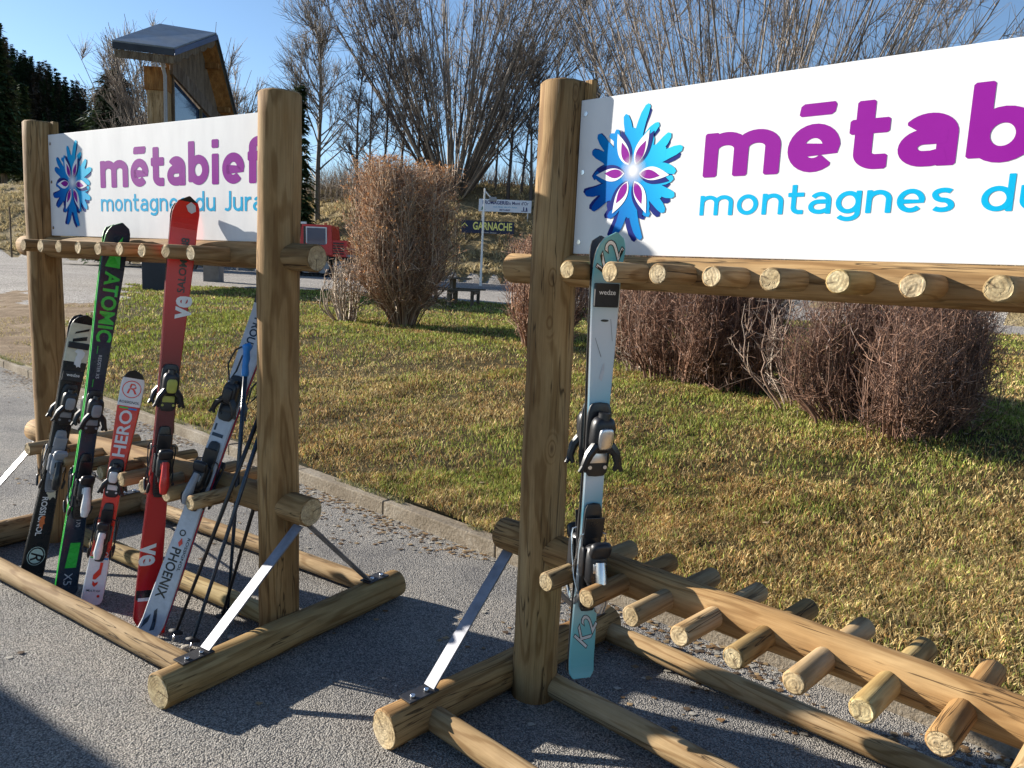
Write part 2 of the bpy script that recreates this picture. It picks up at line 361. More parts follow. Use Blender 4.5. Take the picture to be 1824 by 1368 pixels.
# ------------------------------------------------------------------ thin things: grass, twigs
def tint_material(name, rough=.8, spec=.2, trans=0):
    t = NT(name, rough, spec=spec); a = t.n('VertexColor'); a.layer_name = 'tint'; t.color(a.outputs[0])
    if trans:
        tr = t.n('BsdfTranslucent'); t.l(a.outputs[0], tr.inputs[0]); mx = t.n('MixShader'); mx.inputs[0].default_value = trans
        t.l(t.b.outputs[0], mx.inputs[1]); t.l(tr.outputs[0], mx.inputs[2]); t.l(mx.outputs[0], t.t.nodes['Material Output'].inputs[0])
    return t.m
BLADE = tint_material('grass_blades', .75, .25, .25); TWIG = tint_material('twigs', .6, .4)
def pnoise(x, y, s, seed=0):
    """cheap smooth value noise 0..1"""
    rr = np.random.default_rng(seed); T = rr.random((64, 64)); X = x * s; Y = y * s; ix = np.floor(X).astype(int); iy = np.floor(Y).astype(int); fx = X - ix; fy = Y - iy
    fx = fx * fx * (3 - 2 * fx); fy = fy * fy * (3 - 2 * fy); g = lambda a, b: T[a % 64, b % 64]
    return (g(ix, iy) * (1 - fx) + g(ix + 1, iy) * fx) * (1 - fy) + (g(ix, iy + 1) * (1 - fx) + g(ix + 1, iy + 1) * fx) * fy
def blades(x, y, z, h, wd, lean, tint):
    n = len(x); a = rng.random(n) * 6.283; b = rng.random(n) * 6.283
    hx, hy = np.cos(a) * wd / 2, np.sin(a) * wd / 2; L = lean * h; lx, ly = np.cos(b) * L, np.sin(b) * L
    P0 = np.stack([x - hx, y - hy, z - .004], -1); P1 = np.stack([x + hx, y + hy, z - .004], -1)
    hz = h * np.sqrt(np.maximum(1 - lean ** 2, .05))
    M0 = np.stack([x + lx * .4 - hx * .7, y + ly * .4 - hy * .7, z + hz * .65], -1); M1 = np.stack([x + lx * .4 + hx * .7, y + ly * .4 + hy * .7, z + hz * .65], -1)
    T = np.stack([x + lx, y + ly, z + hz], -1)
    V = np.stack([P0, P1, M1, T, M0], 1).reshape(-1, 3); k = np.arange(n)[:, None] * 5
    return V, np.concatenate([k + np.array([0, 1, 2]), k + np.array([0, 2, 4]), k + np.array([4, 2, 3])]), np.repeat(tint, 5, 0)
gx, gy = [], []
for lo, hi, n in ((2.0, 5.5, 115000), (5.5, 9, 115000), (9, 16, 110000), (16, 30, 60000)):
    m = n * 4; th = rng.uniform(-.72, .72, m); rr_ = np.sqrt(rng.uniform(lo ** 2, hi ** 2, m)); x = np.sin(th) * rr_; y = np.cos(th) * rr_
    ok = is_lawn(x, y); x, y = x[ok], y[ok]; gx.append(x[:n]); gy.append(y[:n])
for a0_, a1_ in ((.72, 1.45), (-.95, -.72)):
    m = 160000; th = rng.uniform(a0_, a1_, m); rr_ = np.sqrt(rng.uniform(3., 121, m)); x = np.sin(th) * rr_; y = np.cos(th) * rr_; ok = is_lawn(x, y); gx.append(x[ok][:70000]); gy.append(y[ok][:70000])
gx, gy = np.concatenate(gx), np.concatenate(gy); dist = np.hypot(gx, gy)
green = .55 * pnoise(gx, gy, .55, 1) + .45 * pnoise(gx, gy, 2.6, 2) + .22 * smooth(9, 15, dist) - .06
bare = pnoise(gx, gy, 1.7, 4)
keep = rng.random(len(gx)) < np.clip(1.25 - .75 * (bare > .68), 0, 1); gx, gy, green, bare, dist = gx[keep], gy[keep], green[keep], bare[keep], dist[keep]
n = len(gx); pick = rng.random(n) < np.clip((green - .34) * 1.9, .1, .85)
cg = np.array([.20, .25, .05]); cs = np.array([.66, .53, .25]); cb = np.array([.34, .185, .06])
str_mix = rng.random(n)[:, None]; str_mix = np.clip(str_mix * 1.2 - .55 * (pnoise(gx, gy, 1.2, 41)[:, None] - .2), 0, 1); straw = cs * str_mix + cb * (1 - str_mix)
tint = np.where(pick[:, None], cg * (.35 + 1.25 * rng.random(n)[:, None]) + np.array([.10, .06, .01]) * rng.random(n)[:, None], straw * (.3 + 1.05 * rng.random(n)[:, None]))
tuft = pnoise(gx, gy, 6, 9); tint = tint * (.58 + .75 * pnoise(gx, gy, 9, 12) + .2 * pnoise(gx, gy, 3.5, 17) + .25 * (pnoise(gx, gy, 22, 13) - .5))[:, None]
hgt = (.014 + .026 * rng.random(n) + .020 * tuft) * (1 + .45 * smooth(6, 16, dist)); wdt = (.0034 + .003 * rng.random(n)) * np.maximum(1, dist / 4.5)
lean = np.where(pick, .25 + .5 * rng.random(n), .5 + .47 * rng.random(n))
Vg, Fg, Tg = blades(gx, gy, H(gx, gy) + .022 * (pnoise(gx, gy, 7, 15) - .35) + .03 * (pnoise(gx, gy, 2.3, 16) - .4), hgt, wdt, lean, tint)
tag(link('grass', fastmesh('grass', Vg, Fg, False, Tg), BLADE), 'short half-dry winter grass of the lawn behind the kerb', 'grass', kind='stuff')
# grass hanging over the kerb
m = 9000; s_ = rng.uniform(-12, 7, m); d_ = .05 + rng.exponential(.035, m); p_ = np.array([0, 4.12]) + KT * s_[:, None] + KN * d_[:, None]; ok = pnoise(p_[:, 0], p_[:, 1], 2.2, 71) > .42; p_ = p_[ok]; k = len(p_)
Vt, Ft, Tt = blades(p_[:, 0], p_[:, 1], np.full(k, .088), .025 + .035 * rng.random(k), .004 + .003 * rng.random(k), .5 + .45 * rng.random(k), (cs * .7) * (.3 + .9 * rng.random((k, 1))) + np.array([-.08, .02, 0]) * rng.random((k, 1)))
tag(link('kerb_grass', fastmesh('kerb_grass', Vt, Ft, False, np.clip(Tt, .01, 1)), BLADE), 'ragged grass fringe creeping over the kerb stones', 'grass', kind='stuff')
# tufts on the dirt slope, along the kerb and on the far bank
m = 26000; x = rng.uniform(-13, -4, m); y = rng.uniform(7, 17, m); ok = is_dirt(x, y) & (pnoise(x, y, 1.5, 21) > .5); x, y = x[ok], y[ok]; k = len(x)
Vt, Ft, Tt = blades(x, y, H(x, y), .03 + .03 * rng.random(k), .008 + .004 * rng.random(k), .5 + .45 * rng.random(k), (cs * .75) * (.5 + .7 * rng.random((k, 1))))
tag(link('dry_tufts', fastmesh('dry_tufts', Vt, Ft, False, Tt), BLADE), 'dry straw-coloured tufts on the bare dirt slope', 'dry grass', kind='stuff')
m = 420000; x = rng.uniform(-48, 26, m); y = rng.uniform(17, 76, m); q = bank_q(x, y); cl = pnoise(x, y, 1.1, 31) * .6 + pnoise(x, y, 3.1, 32) * .4
ok = (q > .2) & (q < 15) & (cl > .46); x, y = x[ok][:110000], y[ok][:110000]; k = len(x)
Vt, Ft, Tt = blades(x, y, H(x, y), .18 + .32 * rng.random(k), .05 + .05 * rng.random(k), .55 + .42 * rng.random(k), np.array([.58, .46, .26]) * (.35 + .85 * rng.random((k, 1))) + np.array([0, .02, 0]) * rng.random((k, 1)))
tag(link('bank_grass', fastmesh('bank_grass', Vt, Ft, False, Tt), BLADE), 'tussocky dry grass covering the far embankment', 'dry grass', kind='stuff')
# leaf litter and grit along the kerb and on the asphalt
def litter(name, label, n, sampler, size, cols, flat=.25):
    x, y, z = sampler(n); n = len(x); a = rng.random(n) * 6.283; s_ = size * (.4 + rng.random(n)); V = []
    for ang in (0, 1.9, 3.3, 4.6):
        V.append(np.stack([x + np.cos(a + ang) * s_, y + np.sin(a + ang) * s_ * .8, z + .002 + rng.random(n) * s_ * flat], -1))
    top = np.stack([x, y, z + s_ * flat * 1.4], -1); V = np.stack(V + [top], 1).reshape(-1, 3); k = np.arange(n)[:, None] * 5
    F = np.concatenate([k + np.array(q) for q in ([0, 1, 4], [1, 2, 4], [2, 3, 4], [3, 0, 4])]); c = np.array(cols)[rng.integers(0, len(cols), n)] * (.7 + .5 * rng.random((n, 1)))
    return tag(link(name, fastmesh(name, V, F, False, np.repeat(c, 5, 0)), BLADE), label, name.replace('_', ' '), kind='stuff')
def near_kerb(n):
    s_ = rng.uniform(-11, 6, n); d = -np.abs(rng.exponential(.16, n)) * np.where(rng.random(n) < .2, 3, 1) - .01
    p = np.array([0, 4.12]) + KT * s_[:, None] + KN * d[:, None]; ok = pnoise(p[:, 0], p[:, 1], 1.3, 51) > .38; p = p[ok]; return p[:, 0], p[:, 1], np.zeros(len(p))
def on_lawn(n):
    th = rng.uniform(-.7, .7, n); r_ = rng.uniform(2.2, 13, n); x, y = np.sin(th) * r_, np.cos(th) * r_; ok = is_lawn(x, y); x, y = x[ok], y[ok]; return x, y, H(x, y) + .02
def on_pave(n):
    x = rng.uniform(-7, 3, n); y = rng.uniform(1, 11, n); d = kerb_d(x, y); ok = (d < -.05) & (pnoise(x, y, .8, 61) > .5); x, y = x[ok], y[ok]; return x, y, np.zeros(len(x))
litter('leaf_litter', 'dead brown leaves and grit gathered along the kerb', 5200, near_kerb, .014, [(.22, .13, .06), (.34, .24, .13), (.12, .08, .05), (.45, .42, .36)])
litter('fallen_leaves', 'small dead leaves strewn over the lawn', 900, on_lawn, .018, [(.30, .19, .09), (.45, .33, .2), (.2, .11, .05)])
litter('loose_grit', 'loose pale grit scattered on the asphalt', 2600, on_pave, .004, [(.5, .47, .42), (.3, .28, .25), (.2, .18, .16)], .7)

def stone(name, x, y, z, s_, label, col=(.42, .38, .32, 1), seed=1):
    bm = bmesh.new(); bmesh.ops.create_icosphere(bm, subdivisions=2, radius=1); rs = random.Random(seed); ph = [rs.uniform(0, 6) for _ in range(6)]
    for q in bm.verts:
        c = q.co; f = 1 + .18 * math.sin(3 * c.x + ph[0]) + .15 * math.sin(4 * c.y + ph[1]) + .1 * math.sin(5 * c.z + ph[2]) + rs.uniform(-.05, .05)
        q.co = Vector((c.x * s_ * f, c.y * s_ * .75 * f, c.z * s_ * .55 * f))
    o = finish(bm, 'stone', soil('stone_%d' % seed, tuple(c * .6 for c in col[:3]) + (1,), col, tuple(min(1, c * 1.3) for c in col[:3]) + (1,), 20, 90, .004), M=Matrix.Translation((x, y, z + s_ * .4)) @ Matrix.Rotation(rs.uniform(0, 6), 4, 'Z'), smooth=False)
    tag(o, label, 'stone', 'loose stones on the asphalt'); return o

class Tubes:
    """collects many thin tapering polylines into one mesh"""
    def __init__(s, sides=3): s.V, s.F, s.T, s.n, s.k = [], [], [], 0, sides
    def add(s, P, rad, tint):
        """P (n,k,3) polylines, rad (n,k), tint (n,3)"""
        P = np.asarray(P, float); n, k = P.shape[:2]; d = np.gradient(P, axis=1); d /= np.linalg.norm(d, axis=2, keepdims=True) + 1e-9
        ref = np.where(np.abs(d[..., 2:3]) > .9, np.array([1., 0, 0]), np.array([0, 0, 1.])); a = np.cross(d, ref); a /= np.linalg.norm(a, axis=2, keepdims=True) + 1e-9; b = np.cross(d, a)
        m = s.k; ang = np.arange(m) * 2 * np.pi / m; ring = P[:, :, None, :] + rad[:, :, None, None] * (np.cos(ang)[:, None] * a[:, :, None, :] + np.sin(ang)[:, None] * b[:, :, None, :])
        base = s.n + np.arange(n)[:, None, None] * k * m; i = np.arange(k - 1)[None, :, None] * m; j = np.arange(m)[None, None, :]; j2 = (j + 1) % m
        F = np.stack([base + i + j, base + i + j2, base + i + m + j2, base + i + m + j], -1).reshape(-1, 4)
        s.V.append(ring.reshape(-1, 3)); s.F.append(F); s.T.append(np.repeat(np.asarray(tint, float), k * m, 0)); s.n += n * k * m
    def mesh(s, name): return fastmesh(name, np.concatenate(s.V), np.concatenate(s.F), True, np.concatenate(s.T))
def grow(start, dirn, length, k, curl_up, wig):
    """start (n,3) dirn (n,3) length (n,) -> polylines (n,k,3)"""
    n = len(start); P = np.zeros((n, k, 3)); P[:, 0] = start; d = dirn / (np.linalg.norm(dirn, axis=1, keepdims=True) + 1e-9)
    for i in range(1, k):
        d = d + rng.normal(0, wig, (n, 3)) + np.array([0, 0, 1]) * (curl_up if np.isscalar(curl_up) else curl_up[:, None]); d /= np.linalg.norm(d, axis=1, keepdims=True)
        P[:, i] = P[:, i - 1] + d * (length / (k - 1))[:, None]
    return P
def sub(P, n, spread, lo=.25, hi=1.):
    """n side shoots per random parent polyline: returns starts, dirs, parent index, t"""
    m, k = P.shape[:2]; pi = rng.integers(0, m, n); t = rng.uniform(lo, hi, n) * (k - 1.001); i = np.floor(t).astype(int); f = (t - i)[:, None]
    s_ = P[pi, i] * (1 - f) + P[pi, i + 1] * f; d = P[pi, i + 1] - P[pi, i]; d /= np.linalg.norm(d, axis=1, keepdims=True) + 1e-9
    return s_, d + rng.normal(0, spread, (n, 3)), pi, t / (k - 1)
def taper(r0_, r1_, k): return np.outer(r0_, np.linspace(1, 0, k)) + np.outer(r1_, np.linspace(0, 1, k))
def browns(n, a, b): t = rng.random((n, 1)); return np.array(a) * t + np.array(b) * (1 - t)

def bare_tree(base, height, label, stems=60, spread=.33, r=.09, twigs=2600, group=None, base_r=.8, trunk=None, bark=((.085, .068, .055), (.19, .16, .13)), tw=.012, name='bare_tree', lean=(0, 0)):
    root = empty(name, base); tag(root, label, 'tree', group)
    T = Tubes(5); Wt = Tubes(3)
    if trunk:                              # single leader with side limbs
        ld = grow(np.zeros((1, 3)), np.array([[lean[0], lean[1], 1.]]), np.array([height]), 12, .02, .03); T.add(ld, taper(np.array([trunk]), np.array([.015]), 12), browns(1, *bark))
        n = stems; s_, d, pi, t = sub(ld, n, .01, .18, .97); a = rng.random(n) * 6.283; el = .55 + .9 * t
        d = np.stack([np.cos(a), np.sin(a), el], -1); L = height * spread * (1.15 - t) * rng.uniform(.7, 1.25, n); P = grow(s_, d, L, 8, .05, .07); T.add(P, taper(trunk * .36 * (1.1 - t), np.full(n, .008), 8), browns(n, *bark))
    else:
        n = stems; a = rng.random(n) * 6.283; rr_ = np.sqrt(rng.random(n)); s_ = np.stack([np.cos(a) * rr_ * base_r * .6, np.sin(a) * rr_ * base_r * .6, np.full(n, -.2)], -1)
        d = np.stack([np.cos(a) * rr_ * spread * 2.2 + lean[0], np.sin(a) * rr_ * spread * 2.2 + lean[1], np.ones(n)], -1); L = height * rng.uniform(.75, 1.05, n) * (1 - .12 * rr_)
        P = grow(s_, d, L, 12, .012, .035); T.add(P, taper(r * rng.uniform(.45, 1, n), np.full(n, .012), 12), browns(n, *bark))
    n2 = stems * 5; s_, d, pi, t = sub(P, n2, .38, .15, .95); L = height * .24 * (1.2 - t) * rng.uniform(.5, 1.2, n2); P2 = grow(s_, d, L, 6, .1, .09); T.add(P2, taper(np.full(n2, tw * 1.6), np.full(n2, tw * .6), 6), browns(n2, *bark))
    s_, d, pi, t = sub(P2, twigs, .5, .1, 1); L = height * .07 * rng.uniform(.4, 1.3, twigs); P3 = grow(s_, d, L, 4, .12, .1); Wt.add(P3, taper(np.full(twigs, tw), np.full(twigs, tw * .4), 4), browns(twigs, *bark) * 1.15)
    link('limbs' if not trunk else 'trunk', T.mesh('limbs'), TWIG, root); link('twigs', Wt.mesh('twigs'), TWIG, root); return root

def ground_z(x, y): return float(H(np.array([x]), np.array([y]))[0])

# ------------------------------------------------------------------ lettering made of flat strokes
def arc(cx, cy, rx, ry, a0, a1, n=14):
    return [(cx + rx * math.cos(R(a0 + (a1 - a0) * i / n)), cy + ry * math.sin(R(a0 + (a1 - a0) * i / n))) for i in range(n + 1)]
def glyphs(w):
    h = w / 2; T = 1 - h; W = .92; cx = W / 2; rx = cx - h; ry = .5 - h; g = {}
    ell = arc(cx, .5, rx, ry, 0, 360, 28)
    g['o'] = (W, [ell]); g['n'] = (.88, [[(h, 0), (h, 1)], [(h, .5)] + arc(.44, .58, .44 - h, T - .58, 180, 0) + [(.88 - h, 0)]])
    g['m'] = (1.5, [[(h, 0), (h, 1)], [(h, .5)] + arc(.46, .62, .46 - h, T - .62, 180, 0)[1:] + [(.92 - h, .5), (.92 - h, 0)], [(.92 - h, .5)] + arc(1.06 + .0, .62, 1.06 - .92 + h, T - .62, 180, 0)[1:] + [(1.5 - 1.06 + 1.06 - h, 0)]])
    g['m'] = (1.52, [[(h, 0), (h, 1)], [(h, .5)] + arc((h + .76) / 2, .62, (.76 - h) / 2, T - .62, 180, 0) + [(.76, 0)], [(.76, .5)] + arc((.76 + 1.52 - h) / 2, .62, (1.52 - h - .76) / 2, T - .62, 180, 0) + [(1.52 - h, 0)]])
    g['u'] = (.88, [[(.88 - h, 1), (.88 - h, 0)], [(h, 1)] + arc(.44, .42, .44 - h, .42 - h, 180, 360) + [(.88 - h, .5)]])
    g['e'] = (W, [[(h * 1.2, .47), (W - h, .47)] + arc(cx, .5, rx, ry, 5, 318, 24)])
    g['a'] = (.86, [arc(.44, .60, .42 - h, .40 - h, 150, 0) + [(.86 - h, 0)], [(.86 - h, .56), (.42, .56)] + arc(.38, (.56 + h) / 2, .38 - h, (.56 - h) / 2, 90, 270) + [(.5, h), (.86 - h, .2)]])
    g['t'] = (.66, [[(.24, 1.36), (.24, .36)] + arc(.46, .33, .22, .33 - h, 180, 270) + [(.64, h)], [(0, T), (.64, T)]])
    g['b'] = (W, [[(h, 1.46), (h, .1)], ell]); g['d'] = (W, [[(W - h, 1.46), (W - h, 0)], ell])
    g['i'] = (w + .02, [[(h, 0), (h, 1)], [(h, 1.18), (h, 1.18 + w * .95)]])
    g['f'] = (.62, [[(.20, 0), (.20, 1.1)] + arc(.46, 1.14, .26, 1.46 - h - 1.14, 180, 90) + [(.62, 1.46 - h)], [(0, T), (.58, T)]])
    g['g'] = (W, [ell, [(W - h, 1), (W - h, .05)] + arc(cx, .02, rx, .36 - h, 0, -150, 14)])
    g['s'] = (.78, [arc(.40, .74, .37 - h, .26 - h, 35, 180, 10) + arc(.40, .74, .37 - h, .24, 180, 262, 6)[1:] + arc(.38, .26, .38 - h, .24, 82, 0, 6) + arc(.38, .26, .38 - h, .26 - h, 0, -148, 10)[1:]])
    g['r'] = (.56, [[(h, 0), (h, 1)], [(h, .45)] + arc(.5, .55, .5 - h, T - .55, 180, 92) + [(.56, T)]])
    g['J'] = (.72, [[(.72 - h, 1.42), (.72 - h, .38)] + arc(.36, .36, .36 - h, .36 - h, 0, -140)]); g[' '] = (.42, [])
    return g
def ribbon(V, F, pts, w, z):
    """flat stroke of width w with slightly softened ends"""
    pts = [Vector((p[0], p[1])) for p in pts]; q = [pts[0]]
    for p in pts[1:]:
        if (p - q[-1]).length > 1e-4: q.append(p)
    closed = (q[0] - q[-1]).length < .02; pts = q
    d0 = (pts[1] - pts[0]).normalized(); d1 = (pts[-1] - pts[-2]).normalized(); ws = [w] * len(pts)
    if not closed:
        e = w * .13; pts = [pts[0], pts[0] + d0 * e] + pts[1:-1] + [pts[-1] - d1 * e, pts[-1]]; ws = [w * .76, w] + [w] * (len(pts) - 4) + [w, w * .76]
    b = len(V)
    for i, p in enumerate(pts):
        if closed and i in (0, len(pts) - 1): d = (pts[1] - pts[-2]).normalized()
        else:
            a = (pts[i] - pts[i - 1]).normalized() if i else d0; c = (pts[i + 1] - pts[i]).normalized() if i < len(pts) - 1 else d1; d = (a + c).normalized()
        nrm = Vector((-d.y, d.x)); V.append((p.x + nrm.x * ws[i] / 2, p.y + nrm.y * ws[i] / 2, z)); V.append((p.x - nrm.x * ws[i] / 2, p.y - nrm.y * ws[i] / 2, z))
    for i in range(len(pts) - 1): k = b + 2 * i; F.append((k, k + 1, k + 3, k + 2))
def stroke_text(name, txt, w, gap, mat, parent, Mx, width, xh, extra=()):
    G = glyphs(w); V, F = [], []; x = 0; pos = []
    for ch in txt:
        adv, st = G[ch]; pos.append(x)
        for j, s in enumerate(st): ribbon(V, F, [(x + a, b) for a, b in s], w, .00012 * j)
        x += adv + gap
    tot = x - gap
    for f in extra: f(V, F, pos, G)
    sx, sy = width / tot, xh; V = [(a * sx, b * sy, c) for a, b, c in V]
    return link(name, mesh(name, V, F), mat, parent, Mx)
def sheet(name, loops, mat, parent, Mx, z=0):
    V, F = [], []
    for lp in loops: b = len(V); V += [(p[0], p[1], z) for p in lp]; F.append(tuple(range(b, b + len(lp))))
    return link(name, mesh(name, V, F), mat, parent, Mx)
def font_text(name, txt, size, mat, parent, Mx, bold=.0, sx=1., align='CENTER', shear=0, thick=.0):
    c = bpy.data.curves.new(name, 'FONT'); c.body = txt; c.size = size; c.align_x = align; c.align_y = 'CENTER'; c.offset = bold * size; c.shear = shear; c.resolution_u = 3; c.extrude = thick
    t = bpy.data.objects.new('t', c); C.objects.link(t); dg = bpy.context.evaluated_depsgraph_get(); me = bpy.data.meshes.new_from_object(t.evaluated_get(dg)); bpy.data.objects.remove(t); bpy.data.curves.remove(c)
    me.transform(Matrix.Scale(sx, 4, (1, 0, 0))); me.materials.clear(); me.name = name; return link(name, me, mat, parent, Mx)

# ------------------------------------------------------------------ the ski rack
LR = 1.8442; ZU, ZL = 1.604, .590
def make_rack():
    """local frame: +X along the rack from its far-left post, -Y towards the side with the print, Z up"""
    root = empty('ski_rack', (0, 0, 0))
    for k, x in enumerate((0, LR)): log('post', (x, 0, -.02), (x, 0, 2.2315), .083, WOOD, root, .081, 32, .008, 3 + k)
    for k, x in enumerate((-.1065, LR + .1065)): log('foot', (x, -.625, .066), (x, .625, .066), .067, WOOD, root, None, 28, .006, 9 + k)
    log('upper_beam', (-.215, 0, ZU), (LR + .215, 0, ZU), .053, WOOD, root, None, 28, .006, 21)
    log('lower_beam', (-.20, 0, ZL), (LR + .20, 0, ZL), .060, WOOD, root, None, 28, .006, 22)
    for i in range(9):
        x = .236 + .168 * i; log('upper_peg', (x, .215, ZU), (x, -.2178, ZU), .0305, WOOD_PALE if i % 3 == 1 else WOOD, root, None, 18, .004, 40 + i)
        x = .2404 + .1688 * i; log('lower_peg', (x, .2433, ZL), (x, -.2433, ZL), .0325, WOOD_PALE if i % 3 != 1 else WOOD, root, None, 18, .005, 60 + i)
    for y, m in ((-.445, WOOD_PALE), (.03, WOOD_PALE), (.555, WOOD_PALE)):
        log('ground_rail', (-.06, y, .052), (LR + .06, y, .052), .043, m, root, None, 22, .012, 80 + int(y * 10))
    for x in (-.145, LR + .145):
        for s in (1, -1):
            bm = bmesh.new(); a = Vector((x, s * .02, ZL - .062)); b = Vector((x + (.04 if x < 0 else -.04), s * .43, .143)); d = (b - a); L = d.length
            rot = d.to_track_quat('Z', 'X').to_matrix(); X = rot @ Vector((1, 0, 0))
            q = Matrix((Vector((1, 0, 0)), d.normalized().cross(Vector((1, 0, 0))).normalized(), d.normalized())).transposed()
            box_bm(bm, (.052, .007, L), (a + b) / 2, q, bevel=.0012); br = finish(bm, 'brace', GALV, root)
            bm = bmesh.new(); box_bm(bm, (.062, .13, .006), (b.x, b.y + s * .045, .137), bevel=.001)
            pl = finish(bm, 'foot_plate', plain('dull_steel', (.06, .06, .065, 1), .5, .7) if 'dull_steel' not in bpy.data.materials else bpy.data.materials['dull_steel'], br)
            bm = bmesh.new()
            for dy in (.02, .08): tube_bm(bm, [(b.x + .008, b.y + s * dy, .139), (b.x + .008, b.y + s * dy, .149)], .009, 6)
            finish(bm, 'bolt', CHROME, br)
    # sign board with its print
    z0, z1 = 1.660, 2.165; bm = bmesh.new(); box_bm(bm, (LR - .165, .012, z1 - z0), (LR / 2, 0, (z0 + z1) / 2), bevel=.0015); sg = finish(bm, 'sign_board', SIGN, root)
    for x in (.098, LR - .098):
        bm = bmesh.new(); box_bm(bm, (.032, .026, .555), (x, .021, 1.955), bevel=.003); finish(bm, 'batten', WOOD, root)
    S0 = Matrix(((1, 0, 0, 0), (0, 0, -1, -.006), (0, 1, 0, 0), (0, 0, 0, 1)))   # print space: x right, y up, z out of the board
    def P(x, z, off=.0007): return S0 @ Matrix.Translation((x, z, off))
    def accent(V, F, pos, G):
        x = pos[1]; b = len(V); L = [(x + .16, 1.2), (x + .2, 1.16), (x + .72, 1.16), (x + .78, 1.21), (x + .8, 1.36), (x + .76, 1.42), (x + .24, 1.42), (x + .18, 1.37)]
        V.extend([(a, c, 0) for a, c in L]); F.append(tuple(range(b, b + 8)))
    stroke_text('lettering', 'metabief', .295, .13, MAG, sg, P(.563, 1.892), 1.192, .126, (accent,))
    stroke_text('lettering', 'montagnes du Jura', .20, .17, CYAN, sg, P(.562, 1.782), 1.19, .058)
    em = empty('emblem', (0, 0, 0)); em.parent = sg; em.matrix_local = P(.307, 1.918)
    rs = random.Random(12); lt, dk, mid = [], [], []
    def finger(a, r0_, r1_, w0, w1, bend, cx=0, cy=0):
        n = 7; Lp, Rp = [], []
        for i in range(n + 1):
            t = i / n; r_ = r0_ + (r1_ - r0_) * t; aa = a + bend * t * t; ww = w0 + (w1 - w0) * t
            if t > .9: ww *= .72
            px, py = r_ * math.cos(aa) + cx, r_ * math.sin(aa) + cy; Lp.append((px - ww * math.sin(aa), py + ww * math.cos(aa))); Rp.append((px + ww * math.sin(aa), py - ww * math.cos(aa)))
        tip = ((r1_ + w1 * .5) * math.cos(a + bend) + cx, (r1_ + w1 * .5) * math.sin(a + bend) + cy); return Lp + [tip] + Rp[::-1]
    petals = [117, 66, -5, -63, -118, 180]; gaps = [(92, 17), (30, 15), (-34, 15), (-91, 16), (-149, 14), (149, 15)]
    def zsheet(nm, polys, mat, z0_): 
        V, F = [], []
        for k, lp in enumerate(polys): b = len(V); V += [(p[0], p[1], z0_ + k * .000025) for p in lp]; F.append(tuple(range(b, b + len(lp))))
        return link(nm, mesh(nm, V, F), mat, em)
    for k, (g_, sp) in enumerate(gaps):
        for j, off in enumerate((-1.35, -.5, .35, 1.15)):
            r1_ = (.158, .192, .185, .150)[j] * rs.uniform(.93, 1.07) * (1.06 if abs(math.sin(R(g_))) > .8 else .97); bend = off * .16 + rs.uniform(-.05, .1)
            lt.append((finger(R(g_ + off * sp), .04, r1_, .020, .0135, bend))); dk.append(finger(R(g_ + off * sp - 4), .06, r1_ * .985, .020, .013, bend, -.007, -.006))
        lt.append(finger(R(g_), .01, .125, .02, .034, 0))
    zsheet('shadow_leaves', dk, NAVYV, 0); 
    # blue print: lighter towards the light of the logo (a printed gradient)
    BG = bpy.data.materials.get('emblem_blue')
    if BG is None:
        t = NT('emblem_blue', .7, spec=.08); v = t.coord(); s_ = t.n('SeparateXYZ'); t.l(v, s_.inputs[0]); f = t.math('ADD', t.math('MULTIPLY', s_.outputs[0], 2.6), t.math('ADD', t.math('MULTIPLY', s_.outputs[1], 1.3), .5))
        t.color(t.ramp(f, [(.05, (.0, .075, .36, 1)), (.5, (.0, .25, .6, 1)), (.95, (.02, .5, .75, 1))])); BG = t.m
    zsheet('blue_leaves', lt, BG, .0009)
    def petal(a, L, wdt, r0_=.028, pinch=.0):
        pts = []; n = 12
        for i in range(n + 1): t = i / n; pts.append((r0_ + L * t, wdt * math.sin(math.pi * t ** (.8)) ))
        for i in range(n, -1, -1): t = i / n; pts.append((r0_ + L * t, -wdt * math.sin(math.pi * t ** (.8)) * .8))
        c, s_ = math.cos(R(a)), math.sin(R(a)); return [(x * c - y * s_, x * s_ + y * c) for x, y in pts[:-1]]
    zsheet('petal_shadows', [petal(a - 7, .118, .025) for a in petals], NAVYV, .0018)
    zsheet('petals', [petal(a, .114, .023) for a in petals], WHITEV, .0022)
    zsheet('petal_hearts', [petal(a - 2, .074, .0155, .034) for a in petals], MAG, .0026)
    GL = bpy.data.materials.get('emblem_glow')
    if GL is None:
        t = NT('emblem_glow', .7, 0, (.78, .79, .82, 1), .08); v = t.coord(); vl = t.n('VectorMath', operation='LENGTH'); t.l(v, vl.inputs[0])
        t.l(t.ramp(t.math('MULTIPLY', vl.outputs['Value'], 18.), [(.12, (.95,) * 3 + (1,)), (.45, (.45,) * 3 + (1,)), (.95, (0, 0, 0, 1))]), t.b.inputs['Alpha']); GL = t.m
    g = link('glow_print', mesh('glow_print', [(.056 * math.cos(a * math.pi / 20), .056 * math.sin(a * math.pi / 20), 0) for a in range(40)], [tuple(range(40))]), GL, em, Matrix.Translation((.006, .008, .0030)))
    bm = bmesh.new()
    for x in (.105, LR - .105):
        for z in (1.70, 1.93, 2.12): tube_bm(bm, [(x, -.005, z), (x, -.0085, z)], .008, 10)
    finish(bm, 'screws', CHROME, sg)
    return root
def rack_M(o, az):
    t = Vector((math.sin(az), math.cos(az), 0)); b = -Vector((math.sin(az + math.pi / 2), math.cos(az + math.pi / 2), 0))
    M = Matrix((t, b, Vector((0, 0, 1)))).transposed().to_4x4(); M.translation = o; return M
MA = rack_M((-2.4903, 4.165, 0), 2.1529); MB = rack_M((.1329, 2.7827, 0), 2.3311)
rackA = make_rack(); rackB = copy_tree(rackA)
